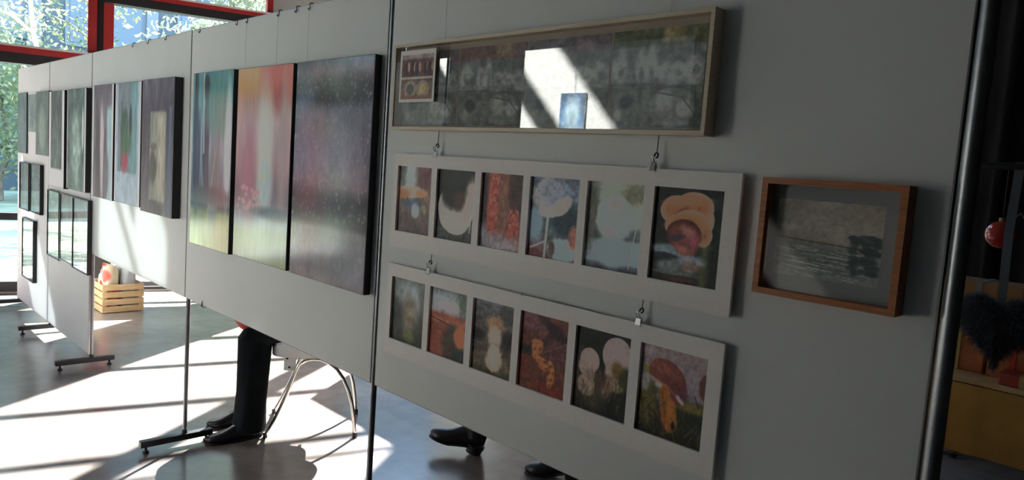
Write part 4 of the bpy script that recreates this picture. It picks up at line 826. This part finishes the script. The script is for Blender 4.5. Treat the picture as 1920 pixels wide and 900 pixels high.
def person(loc, label, pelvis, chest, neck, head, hfwd, hips, knees, ankles, shoulders, elbows, wrists, hdir, top_mat, trous_mat, hair='dark', hl=.0, wide=1.0, curl=.5, hem=0):
    P = thing('person', loc, label, 'person')
    b = MB(); pelvis, chest, neck, head = map(Vector, (pelvis, chest, neck, head))
    b.caps(pelvis, pelvis.lerp(chest, .5), .115, .11); b.caps(pelvis.lerp(chest, .5), chest, .11, .125); b.caps(Vector(shoulders[0]).lerp(Vector(shoulders[1]), .15), Vector(shoulders[0]).lerp(Vector(shoulders[1]), .85), .06, .06)
    b.caps(chest, neck, .09, .055); b.caps(neck, head-Vector((0, 0, .05)), .052, .05)
    f, s_, u_ = head_parts(b, head, hfwd)
    for i in (0, 1):
        b.caps(pelvis.lerp(Vector(hips[i]), .6), hips[i], .09, .085); b.caps(hips[i], knees[i], .08, .052); b.caps(knees[i], Vector(knees[i]).lerp(Vector(ankles[i]), .35), .052, .052); b.caps(Vector(knees[i]).lerp(Vector(ankles[i]), .35), ankles[i], .052, .036)
        fd = Vector(hdir[i+2]); b.caps(ankles[i], Vector(ankles[i])+fd*.06-Vector((0, 0, .045)), .034, .022)
        b.caps(shoulders[i], elbows[i], .048, .038); b.caps(elbows[i], wrists[i], .038, .024)
        hand_parts(b, wrists[i], hdir[i], Vector((0, 0, 1)) if i else Vector((0, 0, 1)), curl)
    o = b.build('body', SKIN, P); rmesh(o, .0062, 2)
    face_parts(P, head, f, s_, u_, hair, hl)
    tb = MB()
    for i in (0, 1): leg_tube(tb, hips[i], knees[i], Vector(ankles[i])+Vector((0, 0, hem)), (.095, .075, .072), seed=i*2.1, wide=wide)
    tb.caps(Vector(hips[0]).lerp(Vector(hips[1]), .12), Vector(hips[0]).lerp(Vector(hips[1]), .88), .115, .115); tb.caps(pelvis, pelvis.lerp(chest, .3), .135, .125)
    o = tb.build('trousers', trous_mat, P); rmesh(o, .011, 3)
    jb = MB(); jb.caps(pelvis.lerp(chest, -.05), pelvis.lerp(chest, .45), .15, .14); jb.caps(pelvis.lerp(chest, .45), chest, .14, .15); jb.caps(shoulders[0], shoulders[1], .072, .072); jb.caps(chest, neck.lerp(chest, .35), .12, .07)
    for i in (0, 1): jb.caps(shoulders[i], elbows[i], .068, .056); jb.caps(elbows[i], Vector(elbows[i]).lerp(Vector(wrists[i]), .93), .056, .038)
    o = jb.build('jacket', top_mat, P); rmesh(o, .011, 4)
    return P
# seated visitor: knees near the panel, elbows resting on the thighs
V3 = Vector
TR = mat('dark_trousers', (.010, .013, .015), .9, ior=1.2, noise=.25, nscale=10, bump=.3)
P1 = person((-3.5, .45, 0), 'person in dark trousers sitting on the white chair behind the triptych panel',
            (-3.33, .91, .65), (-3.48, .68, 1.03), (-3.51, .62, 1.17), (-3.55, .54, 1.31), (-.55, -.80, -.15),
            [(-3.25, .855, .635), (-3.41, .955, .635)], [(-3.495, .375, .605), (-3.66, .48, .595)], [(-3.435, .34, .085), (-3.665, .45, .085)],
            [(-3.32, .60, 1.11), (-3.64, .78, 1.11)], [(-3.50, .335, .66), (-3.67, .46, .74)], [(-3.62, .20, .90), (-3.70, .27, .86)],
            [(-.5, -.2, -.1), (-.1, -.8, -.1), (-.25, -.97, 0), (-.25, -.97, 0)], mat('red_jersey', (.55, .05, .04), .8, noise=.15, nscale=30, bump=.2), TR, 'dark', .02, 1.18, .6, -.035)
shoe(P1, (-3.42, .39, 0), (-.28, -.96, 0)); shoe(P1, (-3.655, .49, 0), (-.25, -.97, 0))
# walking visitor in black, heel strike
dA = V3((-.715, -.66, .29)).normalized()
P2_ = person((-2.3, 1.35, 0), 'walking person in black with heeled ankle boots behind the mushroom photo panel',
             (-2.26, 1.33, .92), (-2.27, 1.32, 1.26), (-2.28, 1.31, 1.42), (-2.30, 1.29, 1.55), (-.75, -.66, 0),
             [(-2.33, 1.25, .88), (-2.20, 1.40, .88)], [(-2.47, 1.21, .50), (-2.16, 1.40, .48)], [(-2.565, 1.255, .15), (-2.03, 1.46, .135)],
             [(-2.16, 1.17, 1.38), (-2.39, 1.46, 1.38)], [(-2.10, 1.19, 1.10), (-2.42, 1.52, 1.10)], [(-2.18, 1.08, .88), (-2.38, 1.50, .85)],
             [(-.1, -.1, -1), (0, .1, -1), (-.7, -.6, .2), (-.8, -.5, 0)], mat('black_coat', (.012, .012, .013), .8, noise=.2, nscale=20, bump=.2), mat('black_trousers', (.010, .010, .011), .8), 'grey', .03, .95, .4, .06)
shoe(P2_, (-2.555, 1.262, .0), dA, heelh=.045, shaft=(-2.585, 1.24, .22), L=.29, fat=1.25, hr=.044, w=.10)
shoe(P2_, (-2.005, 1.475, .0), (-.80, -.56, 0), heelh=.045, shaft=(-2.03, 1.46, .20), L=.28, fat=1.15, hr=.038, w=.10)

# ------------------------------------------------------------------ dark corner on the right: table, presents, baubles, fur heart
t = thing('display_table', (.35, 2.75, 0), 'tan cloth covered table in the dark corner right of the panels', 'table')
TC = mat('tan_cloth', (.50, .27, .065), .85, noise=.12, nscale=10, bump=.15)
MB().bbox(-1.05, 1.6, 2.35, 3.05, .776, .80, .004).build('table_top', mat('pale_wood', (.62, .40, .18), .5, noise=.15, nscale=8), t)
cl = []
for i in range(61):
    x = -1.052+2.654*i/60; d = .006*math.sin(i*.9)+.004*math.sin(i*2.3); cl.append(((x, 2.345-abs(d), .775), (x, 2.338+d, .46)))
c_ = MB(); c_.add([p for q in cl for p in q]+[(p[0], p[1]+.004, p[2]) for q in cl for p in q], [(2*i, 2*i+1, 2*i+3, 2*i+2) for i in range(60)]+[(122+2*i, 122+2*i+2, 122+2*i+3, 122+2*i+1) for i in range(60)]+[(2*i+1, 122+2*i+1, 122+2*i+3, 2*i+3) for i in range(60)], True)
c_.build('cloth_skirt', TC, t)
for x in (-.98, 1.52):
    for y in (2.42, 2.98): MB().tube([(x, y, 0), (x, y, .776)], .014, 10).build('leg', M_darkmetal, t)
t = thing('easel_foot', (-.86, 3.72, 0), 'chrome floor bracket glinting under the table at its left', 'bracket')
MB().tube([(-.98, 3.66, .012), (-.86, 3.72, .02), (-.80, 3.80, .028)], .012, 10).build('bar', M_chrome, t)
MB().tube([(-.86, 3.72, 0), (-.86, 3.72, .016)], .022, 12).build('pad', M_black, t)
BX = mat('brown_cardboard', (.32, .17, .07), .8, noise=.1, nscale=12)
def gift(x0, x1, y0, y1, z0, z1, m, rib, label, rot=0):
    t = thing('gift_box', ((x0+x1)/2, (y0+y1)/2, z0), label, 'box', 'boxes on the dark table')
    MB().bbox(x0, x1, y0, y1, z0, z1, .004).build('carton', m, t)
    zt = z1-(z1-z0)*.25; MB().bbox(x0-.004, x1+.004, y0-.004, y1+.004, zt, z1+.003, .003).build('lid', m, t)
    xm = (x0+x1)/2; r = MB(); r.box(xm-.012, xm+.012, y0-.006, y1+.006, z1+.003, z1+.006); r.box(xm-.012, xm+.012, y0-.0065, y0-.004, z0, z1+.006); r.build('ribbon', rib, t); return t
RB = mat('red_ribbon', (.45, .03, .02), .4); OR = mat('orange_paper', (.50, .16, .06), .6, noise=.3, nscale=9); RP = mat('red_paper', (.38, .05, .03), .5, noise=.2, nscale=9); GD_ = mat('gold_ribbon', (.5, .35, .1), .3)
gift(-.78, -.42, 2.72, 2.98, .80, 1.20, BX, mat('grey_ribbon', (.25, .25, .27), .5), 'tall brown cardboard box at the back of the table beside the pole')
gift(-.40, -.05, 2.74, 2.99, .80, 1.18, BX, RB, 'brown cardboard box with red ribbon at the back of the table, behind the fur heart')
gift(-.72, -.50, 2.52, 2.70, .80, .99, OR, GD_, 'orange wrapped box on the table left of the fur heart')
gift(-.48, -.28, 2.50, 2.68, .80, .93, OR, RB, 'low orange wrapped box on the table below the fur heart')
gift(-.40, -.22, 2.37, 2.49, .80, .85, RP, GD_, 'flat red wrapped box at the front edge of the table')
gift(-.20, .05, 2.42, 2.66, .80, .90, OR, RB, 'orange wrapped box at the right frame edge')
# black backdrop, added to keep the corner behind the table dark
cu_ = MB(); r0 = []; r1 = []
for i in range(181): x = -1.85+6.8*i/180; y = 3.95+.05*math.sin(i*.9)+.02*math.sin(i*2.1); r0.append((x, y, .02)); r1.append((x, y, 5.2))
nC = 181; cu_.add(r0+r1+[(a, b+.006, c) for a, b, c in r0]+[(a, b+.006, c) for a, b, c in r1], [(i, i+1, nC+i+1, nC+i) for i in range(nC-1)]+[(2*nC+i+1, 2*nC+i, 3*nC+i, 3*nC+i+1) for i in range(nC-1)], True)
tag(cu_.build('black_curtain', mat('curtain_black', (.006, .006, .007), .95)), 'black curtain closing the dark corner behind the table', 'curtain')
# rail that carries heart and baubles
t = thing('display_rail', (.6, .95, 0), 'thin black rail stand in the dark corner carrying the hanging ornaments', 'rail')
MB().tube([(-.22, .95, 1.70), (1.6, .95, 1.70)], .010, 10).build('cross_bar', M_black, t)
MB().tube([(1.58, .95, 0), (1.58, .95, 1.72)], .014, 10).build('post', M_black, t); MB().tube([(.9, .95, 0), (.9, .95, 1.70)], .014, 10).build('post', M_black, t)
for x in (.9, 1.58): MB().bbox(x-.02, x+.02, .75, 1.15, 0, .025, .003).build('foot', M_black, t)
def bauble(x, y, z, r, label):
    t = thing('bauble', (x, y, z-r), label, 'ornament', 'red baubles on the rail')
    MB().ell((x, y, z), (r, r, r), None, 32, 20).build('ball', mat('red_glass_ball', (.55, .02, .01), .12, coat=1), t)
    MB().tube([(x, y, z+r-.003), (x, y, z+r+.008)], .008, 12).build('cap', GD_, t)
    MB().tube([(x, y, z+r+.008), (x, y, 1.69)], .0008, 5).build('thread', M_black, t)
bauble(-.152, .95, 1.512, .038, 'large red bauble hanging beside the right pole above the fur heart')
bauble(-.045, .98, 1.452, .020, 'small red bauble at the right frame edge')
# fur heart
HX, HY, HZ = -.118, .90, 1.255
def heart(a, k=1): return V3((16*math.sin(a)**3, 0, 13*math.cos(a)-5*math.cos(2*a)-2*math.cos(3*a)-math.cos(4*a)))*(.0064*k)
t = thing('fur_heart', (HX, HY, HZ-.11), 'dark grey fur heart hanging on a grey ribbon in front of the table', 'ornament')
rings_ = []; NA = 44
for i in range(15):
    ph_ = -math.pi/2+math.pi*i/14; k = max(math.cos(ph_), .02); rings_.append([V3((HX, HY, HZ+.012))+heart(2*math.pi*j/NA, k)+V3((0, .034*math.sin(ph_), 0)) for j in range(NA)])
MB().rings(rings_).build('heart_body', mat('fur_base', (.030, .036, .042), .95), t)
r_ = np.random.default_rng(3); fv = []; ff = []
for k in range(5200):
    ph_ = math.asin(r_.uniform(-1, 1)); kk = math.cos(ph_)**.7; a = r_.uniform(0, 2*math.pi); P = V3((HX, HY, HZ+.012))+heart(a, kk)+V3((0, .034*math.sin(ph_), 0))
    n_ = heart(a, 1).normalized()*math.cos(ph_)+V3((0, math.sin(ph_), 0)); d = (n_+V3(r_.normal(0, .45, 3))).normalized(); L = .012+.014*r_.random(); s_ = d.cross(V3(r_.normal(0, 1, 3))).normalized()*.0007
    b0 = len(fv); fv += [P-s_, P+s_, P+d*L+V3((0, 0, -.004))]; ff.append((b0, b0+1, b0+2))
f_ = MB(); f_.add(fv, ff); o = f_.build('fur', mat('fur_tips', (.09, .11, .13), .8), t); o['kind'] = 'stuff'
rb = MB(); pts = [(-.118, .90, 1.325), (-.120, .90, 1.42), (-.124, .905, 1.52), (-.127, .93, 1.60), (-.128, .95, 1.712)]
rv = []
for x, y, z in pts: rv += [(x-.011, y, z), (x+.011, y, z), (x+.011, y+.0015, z), (x-.011, y+.0015, z)]
rb.add(rv, [(4*i+j, 4*i+(j+1) % 4, 4*i+4+(j+1) % 4, 4*i+4+j) for i in range(4) for j in range(4)]); rb.build('ribbon', mat('grey_satin_ribbon', (.16, .17, .18), .35), t)
rb = MB(); rb.tube([(-.125, .925, 1.555), (-.105, .92, 1.575), (-.095, .92, 1.56), (-.088, .92, 1.545)], .002, 6); rb.build('ribbon_curl', mat('grey_satin_ribbon', (.16, .17, .18), .35), t)

for o in bpy.data.objects:
    if '_org' in o: del o['_org']
